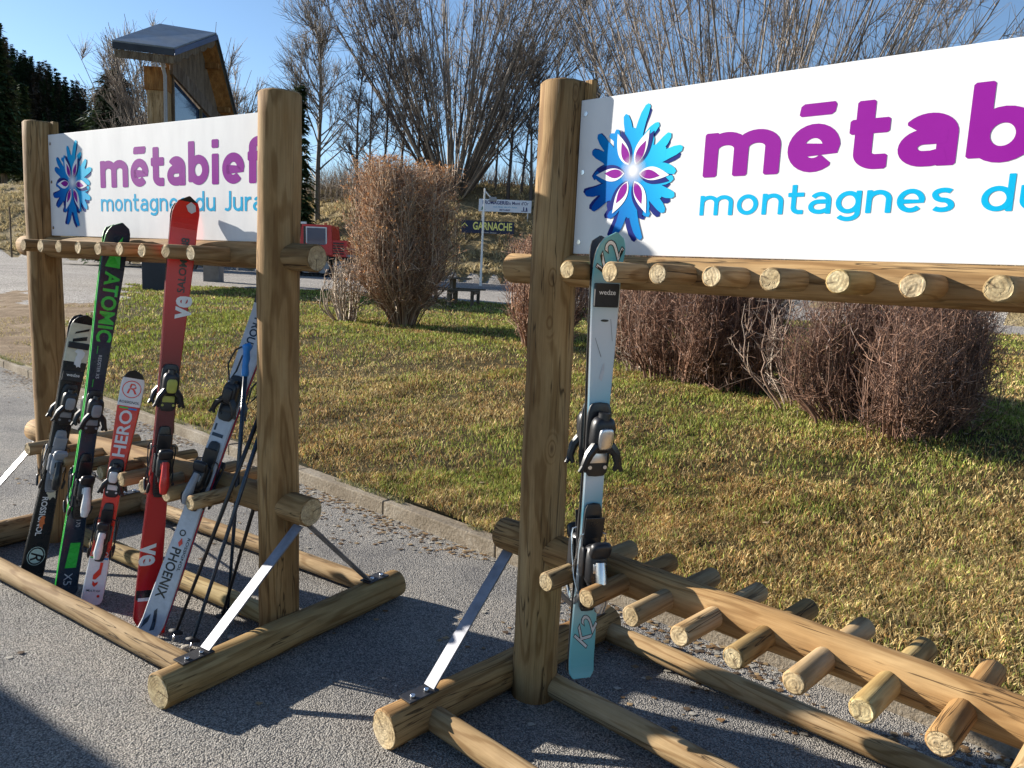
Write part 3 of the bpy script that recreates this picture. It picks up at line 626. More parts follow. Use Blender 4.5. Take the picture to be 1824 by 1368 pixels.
rackA.matrix_world = MA; rackB.matrix_world = MB
shadow_rack = copy_tree(rackA); shadow_rack.matrix_world = rack_M((-7.66, 5.18, 0), 2.1529)  # unseen rack added left of the frame to cast the bottom-left shadow
tag(shadow_rack, 'third log ski rack, added out of view at the left for its shadow', 'ski rack', 'log ski racks with white name boards')
tag(rackA, 'log ski rack on the left holding several leaning skis and poles under its white board', 'ski rack', 'log ski racks with white name boards')
tag(rackB, 'nearer log ski rack on the right with one pair of skis beside its post', 'ski rack', 'log ski racks with white name boards')

# ------------------------------------------------------------------ skis
def ski_frame(Mr, bot, thru, yaw):
    f = lambda p: Mr @ Vector((p[0], -p[1], p[2])); b, t = f(bot), f(thru); z = (t - b).normalized(); c = (Vector((0, 0, 1.6)) - (b + t) / 2); c = Quaternion(z, R(yaw)) @ c
    y = (c - z * c.dot(z)).normalized(); x = y.cross(z); M = Matrix((x, y, z)).transposed().to_4x4(); M.translation = b; return M
def ski_mesh(L, wt, ww, wb, bands, mats, side, base, th=.013, tip=.15, tipbend=.05, tailbend=.012, tr=.075, split=.0):
    N = 84; V, F, mi = [], [], []
    for i in range(N + 1):
        z = L * i / N if i else 0; z = L * (1 - (1 - i / N) ** 1.0); t = z / L
        wd = wb + (ww - wb) * smooth(.05, .42, np.array(t)) if t < .45 else ww + (wt - ww) * smooth(.5, .93, np.array(t)); wd = float(wd) / 2
        e = L - z
        if e < tr: wd *= math.sqrt(max(1 - (1 - e / tr) ** 2, .0004)) * .96 + .04
        if z < .03: wd *= .72 + .28 * math.sqrt(max(1 - (1 - z / .03) ** 2, 0))
        g = .002 + .003 * math.sin(math.pi * t) + split * t * t
        if e < tip: g += tipbend * ((tip - e) / tip) ** 2
        if z < .07: g += tailbend * ((.07 - z) / .07) ** 2
        tt = th * (.55 + .45 * math.sin(math.pi * min(max(t, .02), .98)))
        V += [(-wd, g, z), (-wd, g + tt * .6, z), (-wd + min(.004, wd * .3), g + tt, z), (wd - min(.004, wd * .3), g + tt, z), (wd, g + tt * .6, z), (wd, g, z)]
    for i in range(N):
        a, b = 6 * i, 6 * i + 6; z = (i + .5) / N; m = 0
        for z0, z1, k in bands:
            if z0 <= z < z1: m = k
        for j in range(6):
            F.append((a + j, a + (j + 1) % 6, b + (j + 1) % 6, b + j)); mi.append({0: len(mats), 1: m, 2: m, 3: m, 4: len(mats), 5: len(mats) + 1}[j])
    F.append(tuple(range(6))[::-1]); mi.append(len(mats)); F.append(tuple(6 * N + j for j in range(6))); mi.append(len(mats))
    me = mesh('ski', V, F, False, mi)
    for m in mats + [side, base]: me.materials.append(m)
    return me
def blob_bm(bm, size, loc, rot=None, p=.7, seg=14):
    """rounded, moulded looking body (superellipsoid)"""
    b = bmesh.new(); bmesh.ops.create_uvsphere(b, u_segments=seg, v_segments=9, radius=1); f = lambda c: math.copysign(abs(c) ** p, c)
    for q in b.verts: q.co = Vector((f(q.co.x) * size[0] / 2, f(q.co.y) * size[1] / 2, f(q.co.z) * size[2] / 2))
    b.transform(Matrix.Translation(loc) @ (rot.to_4x4() if rot is not None else Matrix.Identity(4))); t = bpy.data.meshes.new('t'); b.to_mesh(t); b.free(); bm.from_mesh(t); bpy.data.meshes.remove(t)
def toe_piece(parent, Mx, main, acc, sc_=1.):
    bm = bmesh.new(); s = sc_
    blob_bm(bm, (.060 * s, .012 * s, .17 * s), (0, .005 * s, 0), p=.45)
    blob_bm(bm, (.056 * s, .040 * s, .085 * s), (0, .026 * s, .016 * s), Matrix.Rotation(R(-8), 3, 'X'), p=.6); tube_bm(bm, [(0, .03 * s, .03 * s), (0, .032 * s, .066 * s)], [.017 * s, .013 * s], 12)
    for k in (-1, 1):
        tube_bm(bm, [(k * .016 * s, .034 * s, -.006 * s), (k * .032 * s, .036 * s, -.026 * s), (k * .040 * s, .032 * s, -.050 * s), (k * .034 * s, .026 * s, -.066 * s)], [.012 * s, .011 * s, .009 * s, .005 * s], 8)
        tube_bm(bm, [(k * .038 * s, .034 * s, -.045 * s), (k * .050 * s, .03 * s, -.066 * s)], [.007 * s, .005 * s], 8)
    o = finish(bm, 'toe_piece', main, parent, Mx, True)
    bm = bmesh.new(); blob_bm(bm, (.034 * s, .012 * s, .05 * s), (0, .047 * s, .01 * s), Matrix.Rotation(R(-10), 3, 'X'), p=.5)
    for k in (-1, 1): tube_bm(bm, [(k * .018 * s, .010 * s, -.062 * s), (k * .018 * s, .0135 * s, -.062 * s)], .0045 * s, 8)
    box_bm(bm, (.040 * s, .004 * s, .022 * s), (0, .0135 * s, -.04 * s), bevel=.001); finish(bm, 'toe_cover', acc, o, None, True); return o
def heel_piece(parent, Mx, main, acc, sc_=1., brake=True, bw=.052):
    bm = bmesh.new(); s = sc_
    blob_bm(bm, (.046 * s, .012 * s, .26 * s), (0, .005 * s, .0), p=.4)
    for k in range(7): box_bm(bm, (.030 * s, .003 * s, .004 * s), (0, .0125 * s, (-.118 + .009 * k) * s))
    blob_bm(bm, (.052 * s, .052 * s, .095 * s), (0, .034 * s, -.006 * s), Matrix.Rotation(R(6), 3, 'X'), p=.65); blob_bm(bm, (.050 * s, .022 * s, .040 * s), (0, .058 * s, .036 * s), Matrix.Rotation(R(-22), 3, 'X'), p=.55)
    tube_bm(bm, [(0, .03 * s, -.03 * s), (0, .028 * s, -.068 * s)], [.016 * s, .013 * s], 12)
    for k in (-1, 1): blob_bm(bm, (.010 * s, .026 * s, .07 * s), (k * .027 * s, .022 * s, .0), p=.6)
    o = finish(bm, 'heel_piece', main, parent, Mx, True)
    bm = bmesh.new(); tube_bm(bm, [(0, .062 * s, .01 * s), (0, .074 * s, -.03 * s), (0, .078 * s, -.07 * s), (0, .072 * s, -.098 * s)], [.011 * s, .014 * s, .017 * s, .012 * s], 10)
    box_bm(bm, (.030 * s, .006 * s, .022 * s), (0, .058 * s, -.005 * s), bevel=.002); finish(bm, 'heel_lever', acc, o, None, True)
    if brake:
        bm = bmesh.new()
        for k in (-1, 1):
            tube_bm(bm, [(k * .018 * s, .015, .062 * s), (k * bw * .9, .020, .058 * s), (k * bw, .016, .045 * s), (k * bw, .0, .0), (k * (bw + .002), -.030, -.045 * s), (k * (bw - .004), -.052, -.075 * s)], .0026, 7)
            blob_bm(bm, (.012, .018, .060), (k * (bw - .002), -.054, -.092 * s), Matrix.Rotation(R(34), 3, 'X'))
        finish(bm, 'brake_arms', BLACK if acc is not CHROME else CHROME, o, None, True)
        bm = bmesh.new(); box_bm(bm, (.046 * s, .004, .05 * s), (0, .017 * s, .075 * s), Matrix.Rotation(R(-10), 3, 'X'), bevel=.0015); finish(bm, 'brake_pedal', main, o, None, False)
    return o
SURF = [None, 0]
def conform(o):
    SURF[1] += 1
    bm = bmesh.new(); bm.from_mesh(o.data); bmesh.ops.triangulate(bm, faces=bm.faces[:])
    for _ in range(3):
        le = [e for e in bm.edges if e.calc_length() > .013]
        if le: bmesh.ops.subdivide_edges(bm, edges=le, cuts=1)
    bm.to_mesh(o.data); bm.free()
    for q in o.data.vertices:
        p = o.matrix_basis @ q.co; p.y = SURF[0](p.z) + .0007 + .00015 * SURF[1]; q.co = p
    o.matrix_basis = Matrix.Identity(4); o.data.update(); return o
def place_text(ski, txt, z, xr, size, rot, mat, y, bold=.01, sx=1., name='print', shear=0):
    Mx = Matrix(((-1, 0, 0, -xr), (0, 0, 1, y), (0, 1, 0, z), (0, 0, 0, 1))) @ Matrix.Rotation(R(rot), 4, 'Z')
    o = font_text(name, txt, size, mat, ski, Mx, bold, sx, shear=shear); return conform(o) if name != 'strap_print' else o
def place_sheet(ski, loops, mat, y, name='print'):
    return conform(sheet(name, loops, mat, ski, Matrix(((-1, 0, 0, 0), (0, 0, 1, y), (0, 1, 0, 0), (0, 0, 0, 1)))))
def circle(cx, cz, r0_, r1_=None, n=30, sx=1.):
    if r1_ is None: return [[(cx + sx * r0_ * math.cos(2 * math.pi * k / n), cz + r0_ * math.sin(2 * math.pi * k / n)) for k in range(n)]]
    P = lambda r_, k: (cx + sx * r_ * math.cos(2 * math.pi * k / n), cz + r_ * math.sin(2 * math.pi * k / n)); return [[P(r0_, k), P(r1_, k), P(r1_, k + 1), P(r0_, k + 1)] for k in range(n)]
def ski_pair(label, Mr, bot, thru, L, yaw, w, bands, mats, side, base, zt, zh, tc, hc, deco, rear_bands=None, straps=(), group='skis leaning in the left rack', sc_=1.2, **kw):
    root = empty('ski_pair', (0, 0, 0)); root.matrix_world = ski_frame(Mr, bot, thru, yaw); tag(root, label, 'skis', group)
    wt, ww, wb = w; fy = .002 + .013 + .0035
    front = link('ski', ski_mesh(L, wt, ww, wb, bands, mats, side, base, **kw), None, root)
    back = link('ski', ski_mesh(L * .995, wt, ww, wb, rear_bands or bands, mats, side, base, **kw), None, root, Matrix.Rotation(math.pi, 4, 'Z'))
    def surf(z):
        t = min(max(z / L, 0), 1); e = L - z; tip = kw.get('tip', .15); g = .002 + .003 * math.sin(math.pi * t)
        if e < tip: g += kw.get('tipbend', .05) * ((tip - e) / tip) ** 2
        if z < .07: g += kw.get('tailbend', .012) * ((.07 - z) / .07) ** 2
        return g + .013 * (.55 + .45 * math.sin(math.pi * min(max(t, .02), .98)))
    SURF[0] = surf; SURF[1] = 0; deco(front, fy)
    for k, M0 in ((0, Matrix.Identity(4)), (1, Matrix.Rotation(math.pi, 4, 'Z'))):
        toe_piece(root, M0 @ Matrix.Translation((0, .0165, zt)), tc[0], tc[1], sc_); heel_piece(root, M0 @ Matrix.Translation((0, .0165, zh)), hc[0], hc[1], sc_, True, ww / 2 + .012)
    for zs, hs, txt in straps:
        bm = bmesh.new(); box_bm(bm, (ww * 1.16, .046, hs), (0, 0, zs), bevel=.004); st = finish(bm, 'strap', RUBBER, root, None, False)
        if txt: place_text(st, txt, zs + hs * .12, 0, .022, 0, WHITE, .0236, .01, 1., 'strap_print')
    return root

def d_green(s, y):
    place_text(s, 'ATOMIC', 1.355, 0, .088, -90, GREEN, y, .028, .95)
    place_sheet(s, [[(-.012, 1.615), (.02, 1.685), (.03, 1.54), (-.034, 1.54)]], GREEN, y + .002)
    place_sheet(s, [[(-.018, 1.14), (-.018, 1.175), (-.015, 1.175), (-.015, 1.14)], [(-.018, .985), (-.018, 1.02), (-.015, 1.02), (-.015, .985)]], GREEN, y)
    place_text(s, 'REDSTER X5', 1.08, -.002, .020, -90, LGREY, y, .004)
    place_sheet(s, [[(-.022, .13), (-.012, .25), (.03, .25), (.026, .13)]], GREEN, y - .0015); place_text(s, 'X5', .075, -.004, .05, -90, LGREY, y, .0)
    place_text(s, '170', .345, .006, .026, -90, LGREY, y, -.002); place_sheet(s, [[(-.03, .405), (-.03, .42), (.03, .42), (.03, .405)]], GREEN, y); place_sheet(s, circle(0, .445, .011), LGREY, y)
sk = []
sk.append(ski_pair('long navy skis with bright green lettering, second pair from the left', MA, (.765, .344, .0), (.842, .102, 1.62), 1.745, 17, (.105, .070, .095), [(.0, 1, 0)], [NAVY], GREEN, BLKPR, .87, .52, (BLACK, GREYP), (BLACK, WHITEP), d_green))

def d_black(s, y):
    place_text(s, 'ROSSIGNOL', .315, -.012, .036, -90, WHITE, y - .001, .022, 1.)
    place_sheet(s, circle(0, .115, .047, None, 30, .82), PALEGREEN, y - .003); place_sheet(s, circle(0, .115, .044, .037, 30, .82), BLKPR, y - .002)
    place_text(s, 'R', .115, 0, .075, -90, BLKPR, y - .002, .012, 1., shear=.3)
    rs = random.Random(4)
    for zc in (.43, .45, 1.08, 1.13):
        place_sheet(s, [[(.012 + .022 * math.cos(a) * rs.uniform(.5, 1.2), zc + .035 * math.sin(a) * rs.uniform(.5, 1.25)) for a in [k * math.pi / 9 for k in range(18)]]], CREAM if zc < .9 else WHITE, y, 'paint_splash')
    place_sheet(s, [[(-.004 + .012 * math.cos(a) * rs.uniform(.5, 1.2), .285 + .035 * math.sin(a) * rs.uniform(.5, 1.25)) for a in [k * math.pi / 9 for k in range(18)]]], ORANGEP, y, 'paint_splash')
    place_sheet(s, [[(-.03, 1.175), (-.03, 1.19), (.03, 1.21), (.03, 1.19)], [(-.028, 1.215), (-.025, 1.225), (.03, 1.25), (.03, 1.238)]], BLKPR, y + .002)
sk.append(ski_pair('shorter black skis with white paint splashes and a dark strap, leftmost of all', MA, (.46, .353, .0), (.553, .1, 1.286), 1.315, 14, (.108, .078, .1), [(0, .82, 0), (.82, .97, 1)], [BLKPR, CREAM], BLKPR, BLACK, .87, .59, (BLACK, GREYP), (GREYP, BLACK), d_black, None, ((1.01, .05, 'wedze'), (1.16, .03, ''))))

def d_kids(s, y):
    place_sheet(s, circle(0, .995, .040), WHITE, y + .0008); place_sheet(s, circle(0, .995, .040, .036), ORED, y + .0016); place_text(s, 'R', .995, 0, .066, 0, ORED, y + .0016, .004, 1.2, shear=.2)
    place_text(s, 'ROSSIGNOL', .935, 0, .0155, 0, BLKPR, y + .0008, .014, 1.)
    place_text(s, 'HERO', .79, 0, .072, 90, WHITE, y - .001, .022, 1.15); place_text(s, 'HERO', .232, 0, .028, 0, WHITE, y - .002, .01, .95)
    place_sheet(s, [[(-.036, .905), (0, .905), (0, .912), (-.036, .912)]], GREEN, y + .0006); place_sheet(s, [[(.002, .902), (.036, .902), (.036, .91), (.002, .91)]], BLUEP, y + .0006)
    place_sheet(s, [[(-.036, .212), (0, .212), (0, .219), (-.036, .219)]], GREEN, y - .0015); place_sheet(s, [[(.002, .209), (.036, .209), (.036, .217), (.002, .217)]], BLUEP, y - .0015)
    place_sheet(s, [[(-.012, .115), (-.012, .135), (.008, .165), (.008, .195), (.02, .195), (.018, .14), (.0, .115)], [(-.01, .09), (.0, .08), (.012, .095), (.012, .106), (.0, .098), (-.01, .108)]], ORED, y - .003)
    place_text(s, 'MULTI GP', .062, 0, .013, 0, BLKPR, y - .004, .01); place_sheet(s, circle(.024, .04, .006), ORED, y - .004)
sk.append(ski_pair('short red and white junior skis with a circled letter at the tip', MA, (.95, .322, .0), (.983, .1, 1.062), 1.085, -7, (.098, .070, .09), [(0, .2, 1), (.2, .84, 0), (.84, .965, 1), (.965, 1, 2)], [ORED, WHITE, BLKPR], BLKPR, BLKPR, .585, .335, (BLACK, WHITEP), (BLACK, WHITEP), d_kids, sc_=1.05, tipbend=.02, tip=.08))

def d_red(s, y):
    place_text(s, 'SALOMON', 1.55, .012, .042, 90, BLKPR, y + .001, .018, 1.05); place_text(s, 've', 1.385, .018, .125, 90, WHITE, y, .03, .82); place_text(s, 've', .31, -.010, .125, -90, WHITE, y - .001, .03, .82)
    place_sheet(s, [[(-.006, 1.806), (.006, 1.785), (.02, 1.778), (.036, 1.79), (.030, 1.812), (.010, 1.824)]], LGREY, y + .028)
    place_sheet(s, [[(-.04, .105), (-.04, .12), (.04, .12), (.04, .105)]], WHITE, y - .003); place_text(s, '8', 1.665, .012, .045, 90, BLKPR, y + .001, .02)
sk.append(ski_pair('tallest red skis with large white letters, leaning in the middle of the left rack', MA, (1.315, .285, .0), (1.352, .102, 1.64), 1.845, 12, (.108, .074, .098), [(0, .36, 0), (.36, .80, 1), (.80, .985, 0), (.985, 1, 2), (.06, .085, 2)], [RED, DKRED, BLKPR], DKRED, BLKPR, 1.04, .72, (BLACK, YELLOWG), (BLACK, REDP), d_red))
# fade of the topsheet from bright to dark red is printed: smooth gradient
t = NT('red_fade_topsheet', .27); v = t.coord(); s_ = t.n('SeparateXYZ'); t.l(v, s_.inputs[0])
t.color(t.ramp(t.math('DIVIDE', s_.outputs[2], 1.85), [(.05, (.52, .008, .012, 1)), (.33, (.48, .01, .012, 1)), (.42, (.10, .012, .018, 1)), (.58, (.13, .012, .018, 1)), (.76, (.5, .010, .012, 1)), (1, (.62, .012, .012, 1))]))
for c in children(sk[-1]):
    if c.name.startswith('ski'): c.data.materials[0] = t.m; c.data.materials[1] = t.m

def d_phx(s, y):
    place_text(s, 'PHOENIX', .27, -.010, .060, -90, BLKPR, y - .002, .02, .85); place_text(s, 'ROSSIGNOL', .36, .03, .018, -90, BLKPR, y - .0005, .02, 1.5)
    place_text(s, 'PROUD', 1.34, -.012, .05, -90, NAVY, y, .025, .9)
    place_sheet(s, circle(-.005, .445, .014, .009), BLKPR, y - .001); place_sheet(s, [[(-.01, .40), (0, .385), (.01, .402), (0, .425)]], ORED, y - .001)
    place_sheet(s, [[(-.01, .10), (.0, .115), (.02, .03), (.004, .02)], [(-.035, .02), (-.02, .05), (-.02, .085), (-.04, .05)]], NAVY, y - .001, 'paint_splash')
    place_sheet(s, [[(-.03, .875), (-.03, .89), (.02, .89), (.02, .875)], [(-.03, .90), (-.03, .93), (-.022, .93), (-.022, .90)]], NAVY, y)
sk.append(ski_pair('white skis with dark print leaning behind the near post, beside the poles', MA, (1.42, .327, .0), (1.559, -.1, 1.23), 1.57, -24, (.108, .080, .102), [(0, .94, 0), (.94, 1, 1)], [LGREY, NAVY], PURPLEP, ORED, 1.05, .70, (BLACK, BLACK), (BLACK, GREYP), d_phx, tailbend=.03))

def d_teal(s, y):
    place_text(s, 'K2', .155, .004, .088, 68, BLKPR, y, .026, 1.0, shear=.4); place_text(s, 'K2', .155, .004, .088, 68, LGREY, y, .0, 1.0, shear=.4)
    place_text(s, 'Super\nSix', .30, -.004, .022, 70, BLKPR, y - .0015, .0)
    place_text(s, 'K2', 1.40, .0, .092, 75, BLKPR, y, .028, 1., shear=.3); place_text(s, 'K2', 1.40, .0, .092, 75, WHITE, y, .0, 1., shear=.3)
    place_sheet(s, [[(-.008, 1.03), (.002, 1.075), (.008, 1.08), (.009, 1.05), (.002, 1.02)]], LGREY, y, 'emblem_print'); place_sheet(s, circle(.0, 1.215, .004, None, 12, 3.5), BLKPR, y)
    place_sheet(s, [[(-.03, 1.16), (-.029, 1.16), (-.005, 1.10), (-.006, 1.098)], [(.02, 1.22), (.021, 1.22), (.031, 1.15), (.03, 1.15)]], BLKPR, y)
sk.append(ski_pair('teal and white skis strapped together and hung beside the tall post', MB, (.296, .102, .235), (.300, .102, 1.45), 1.49, 24, (.100, .072, .092), [(0, .13, 0), (.13, .3, 2), (.3, .58, 1), (.58, .64, 2), (.64, .86, 1), (.86, 1, 2)], [TEAL, WHITE, PTEAL], BLKPR, BLACK, .83, .43, (BLACK, CHROME), (BLACK, CHROME), d_teal, None, ((1.295, .075, 'wedze'),), None, 1.45, tipbend=.055))

t = NT('teal_fade_topsheet', .3); v = t.coord(); s_ = t.n('SeparateXYZ'); t.l(v, s_.inputs[0]); zz_ = t.math('DIVIDE', s_.outputs[2], 1.49)
t.color(t.ramp(t.math('ADD', zz_, t.math('MULTIPLY', s_.outputs[0], .35)), [(.0, (.07, .30, .36, 1)), (.12, (.14, .42, .47, 1)), (.19, (.42, .58, .60, 1)), (.30, (.60, .63, .64, 1)), (.40, (.10, .33, .42, 1)), (.47, (.55, .60, .63, 1)), (.55, (.16, .42, .52, 1)), (.62, (.08, .27, .38, 1)), (.625, (.22, .48, .58, 1)), (.70, (.52, .60, .64, 1)), (.80, (.64, .65, .67, 1)), (.86, (.50, .60, .62, 1)), (.93, (.12, .38, .44, 1)), (1, (.16, .42, .46, 1))]))
for c in children(sk[-1]):
    if c.name.startswith('ski'):
        for k in range(3): c.data.materials[k] = t.m

# ------------------------------------------------------------------ ski poles
def pole(label, bot, top, shaft, grip, L=None):
    f = lambda p: MA @ Vector((p[0], -p[1], p[2])); b, t = f(bot), f(top); z = (t - b).normalized(); L = (t - b).length
    root = empty('ski_pole', b); root.rotation_euler = z.to_track_quat('Z', 'X').to_euler(); tag(root, label, 'ski pole', 'ski poles leaning by the near post')
    bm = bmesh.new(); tube_bm(bm, [(0, 0, .045), (0, 0, L * .5), (0, 0, L - .12)], [.0062, .0088, .0098], 10); finish(bm, 'shaft', shaft, root)
    bm = bmesh.new(); tube_bm(bm, [(0, 0, 0), (0, 0, .015), (0, 0, .05)], [.0015, .004, .0055], 8); finish(bm, 'tip', CHROME, root)
    bm = bmesh.new(); tube_bm(bm, [(0, 0, .05), (0, 0, .056), (0, 0, .066)], [.008, .030, .010], 18); finish(bm, 'basket', RUBBER, root)
    bm = bmesh.new(); tube_bm(bm, [(0, 0, L - .135), (0, 0, L - .125), (.003, 0, L - .09), (0, 0, L - .06), (.002, 0, L - .03), (.0, 0, L - .012), (.006, 0, L)], [.013, .015, .013, .0155, .014, .021, .016], 14); g = finish(bm, 'grip', grip, root)
    bm = bmesh.new(); pts = [(.015, 0, L - .01), (.045, .01, L - .03), (.07, .015, L - .09), (.062, .012, L - .16), (.038, .004, L - .12), (.018, 0, L - .05)]
    tube_bm(bm, pts, [.004] * 6, 6); finish(bm, 'wrist_strap', RUBBER, root)
    bm = bmesh.new(); tube_bm(bm, [(0, 0, L - .27), (0, 0, L - .235)], .0092, 10); finish(bm, 'shaft_band', grip, root); return root
pole('ski pole with bright blue grip, standing most upright of the poles', (1.586, .068, 0), (1.672, .02, 1.24), NAVY, BLUEP)
pole('dark ski pole whose foot stands closest to the white skis', (1.57, .325, 0), (1.80, -.02, 1.13), BLACK, BLACK)
pole('dark ski pole whose foot stands beside the steel brace plate', (1.69, .325, 0), (1.795, -.06, 1.17), NAVY, BLACK)
pole('dark ski pole half hidden behind the near post', (1.60, .12, 0), (1.80, -.12, 1.15), BLACK, BLUEP)

# ------------------------------------------------------------------ shrubs
def shrub(base, h, rad, stems, twigs, cols, label, leaf=None, tw=.004, up=.03, base_r=.16, name='shrub', group='leafless shrubs on the lawn', wig=.05, leafn=0, flat=.0, belly=.45, squash=1.):
    """clipped shrub: stems leave the ground together, spread, then rise; forks and short twigs fill the outline"""
    root = empty(name, base); tag(root, label, 'shrub', group); S = Tubes(4); W = Tubes(3); n = stems; k = 10; tt = np.linspace(0, 1, k)
    lobes = 6 + int(rad * 5); la = rng.random(lobes) * 6.283; lr = .25 + .72 * rng.random(lobes) ** .6; lh = rng.uniform(.86, 1.06, lobes); pk = rng.integers(0, lobes, n)
    ux = np.cos(la[pk]) * lr[pk] + rng.normal(0, .20, n); uy = np.sin(la[pk]) * lr[pk] + rng.normal(0, .20, n); a = np.arctan2(uy, ux); rr_ = np.minimum(np.hypot(ux, uy), 1.12); stray = rng.random(n) < .05; hh = lh[pk] * np.where(stray, 1.12, 1.) * h * rng.uniform(.55 + .3 * (flat > 0), 1.02, n) * (1 - (.16 if not flat else .03) * rr_ ** 3); cx_, cy_ = np.cos(a) * rr_, np.sin(a) * rr_ * squash
    prof = smooth(0, belly, tt)[None, :] * (1 + .06 * rng.normal(0, 1, (n, k)).cumsum(1) * .4); zz = tt[None, :] * hh[:, None]
    wob = rng.normal(0, wig * .2 * h, (n, k, 2)).cumsum(1) * .35; wob[:, 0] = 0
    P = np.stack([cx_[:, None] * (base_r + (rad - base_r) * prof) + wob[..., 0], cy_[:, None] * (base_r + (rad - base_r) * prof) + wob[..., 1], zz - .03], -1)
    S.add(P, taper(tw * rng.uniform(1.0, 2.4, n) * np.where(rng.random(n) < .12, 2.3, 1), np.full(n, tw * .5), k), browns(n, *cols) * rng.uniform(.6, 1.2, (n, 1)))
    m1 = twigs // 2; s_, d, pi, t = sub(P, m1, .55, .12, 1.); P2 = grow(s_, d, h * rng.uniform(.08, .3, m1), 5, .08, .16); W.add(P2, taper(np.full(m1, tw * .95), np.full(m1, tw * .45), 5), browns(m1, *cols) * rng.uniform(.5, 1.6, (m1, 1)))
    m2 = twigs; s_, d, pi, t = sub(P2, m2, .8, .1, 1.); P3 = grow(s_, d, h * rng.uniform(.02, .10, m2), 4, .05, .2); W.add(P3, taper(np.full(m2, tw * .7), np.full(m2, tw * .4), 4), browns(m2, *cols) * rng.uniform(.5, 2.0, (m2, 1)) + (rng.random((m2, 1)) < .07) * .22)  # a few end twigs tinted paler as painted highlights
    for T_ in (S, W):
        for q in range(len(T_.V)):
            v = T_.V[q]; lim = h * (1 + .035 * np.sin(v[:, 0] * 9) * np.sin(v[:, 1] * 8)); over = v[:, 2] > lim; v[over, 2] = lim[over] + (v[over, 2] - lim[over]) * .25
            low = v[:, 2] < -.03; v[low, 2] = -.03
    link('stems', S.mesh('stems'), TWIG, root); link('twigs', W.mesh('twigs'), TWIG, root)
    if leaf:
        n3 = leafn; s_, d, pi, t = sub(P3, n3, .5, .0, 1.); z = s_[:, 2] / h; ok = rng.random(n3) < np.clip(z * 1.3 - .15, .05, 1); s_ = s_[ok]; n3 = len(s_)
        A = s_ + rng.normal(0, .012, (n3, 3)); A[:, 2] = np.minimum(A[:, 2], h * 1.03); sz = h * .006 * rng.uniform(.6, 1.7, n3)[:, None]; u_ = rng.normal(0, 1, (n3, 3)); u_ /= np.linalg.norm(u_, axis=1, keepdims=True); v_ = np.cross(u_, rng.normal(0, 1, (n3, 3))); v_ /= np.linalg.norm(v_, axis=1, keepdims=True)
        V = np.stack([A - u_ * sz, A + v_ * sz * .5, A + u_ * sz * 1.3, A - v_ * sz * .5], 1).reshape(-1, 3); kk = np.arange(n3)[:, None] * 4; c = browns(n3, *leaf) * rng.uniform(.6, 1.4, (n3, 1))
        link('dry_leaves', fastmesh('dry_leaves', V, kk + np.arange(4), False, np.repeat(c, 4, 0)), BLADE, root)
    return root
OB = ((.20, .10, .055), (.50, .37, .25)); RB = ((.08, .040, .026), (.31, .175, .115)); LB = ((.42, .24, .11), (.50, .22, .08)); GB = ((.24, .18, .13), (.42, .34, .26))
def gp(x, y): return (x, y, ground_z(x, y))
rng = np.random.default_rng(23)
shrub(gp(-1.98, 14.0), 2.76, .87, 300, 9000, OB, 'tall orange-brown shrub in the middle of the lawn, flat across its top', LB, .0062, .02, .22, leafn=20000, belly=.42, flat=1)
shrub(gp(-3.0, 14.1), 1.35, .42, 34, 420, GB, 'small bare multi-stemmed shrub at the left foot of the tall shrub', LB, .008, .05, .22, leafn=500, wig=.12)
shrub(gp(.30, 11.2), 1.52, .64, 240, 6500, ((.16, .075, .045), (.42, .26, .17)), 'dense reddish clipped shrub beside the tall post of the nearer rack', LB, .0046, .03, .26, leafn=4200, belly=.5, flat=1)
shrub(gp(1.85, 8.6), 1.42, .86, 340, 9000, RB, 'dark reddish thicket behind the hanging skis, left end of the row', None, .0036, .03, .55, wig=.08)
shrub(gp(2.35, 8.1), 1.36, .52, 200, 6000, RB, 'dark thicket in the row, just left of the sparse pale stems', None, .0036, .03, .42, wig=.08)
shrub(gp(1.42, 9.0), 1.35, .4, 20, 260, GB, 'few crooked pale stems standing at the left edge of the dark thicket', None, .005, .06, .2, wig=.14)
shrub(gp(2.66, 6.95), 1.34, .62, 34, 800, ((.22, .14, .10), (.46, .37, .29)), 'sparse pale-stemmed shrub in the gap between the two dark thickets', None, .0044, .05, .3, wig=.16)
shrub(gp(3.12, 6.35), 1.34, .70, 480, 12000, ((.08, .040, .028), (.31, .18, .12)), 'large dark purple-brown thicket at the right end of the row', None, .0030, .03, .50, wig=.08)
shrub(gp(3.6, 7.1), 1.28, .55, 220, 7000, RB, 'dark thicket just behind the large right-hand one', None, .0034, .03, .45, wig=.08)

# ------------------------------------------------------------------ bare trees
FB = ((.07, .055, .044), (.31, .255, .205))
bare_tree(gp(-4.5, 53), 20.5, 'huge bare many-stemmed tree fanning out above the tall orange shrub', 92, .35, .095, 7500, None, 1.6, tw=.017, bark=FB)
bare_tree(gp(11.2, 38), 19, 'broad bare fan-shaped tree rising behind the nearer white board', 120, .33, .085, 8000, None, 6.0, tw=.013, lean=(.07, 0), bark=FB)
bare_tree(gp(-13.2, 52), 14.5, 'tall bare single-trunk tree just right of the near post of the left rack', 46, .30, .1, 2600, None, trunk=.20, tw=.014)
bare_tree(gp(-18.6, 44), 13.6, 'rounded bare tree behind the timber gable', 80, .19, .08, 11000, None, .9, tw=.014, bark=FB)
bare_tree(gp(4.9, 50), 15, 'slim bare tree peeping over the nearer tall post', 34, .24, .1, 1700, None, trunk=.15, tw=.014)
BK = ((.05, .04, .035), (.12, .10, .085)); rs = random.Random(8)
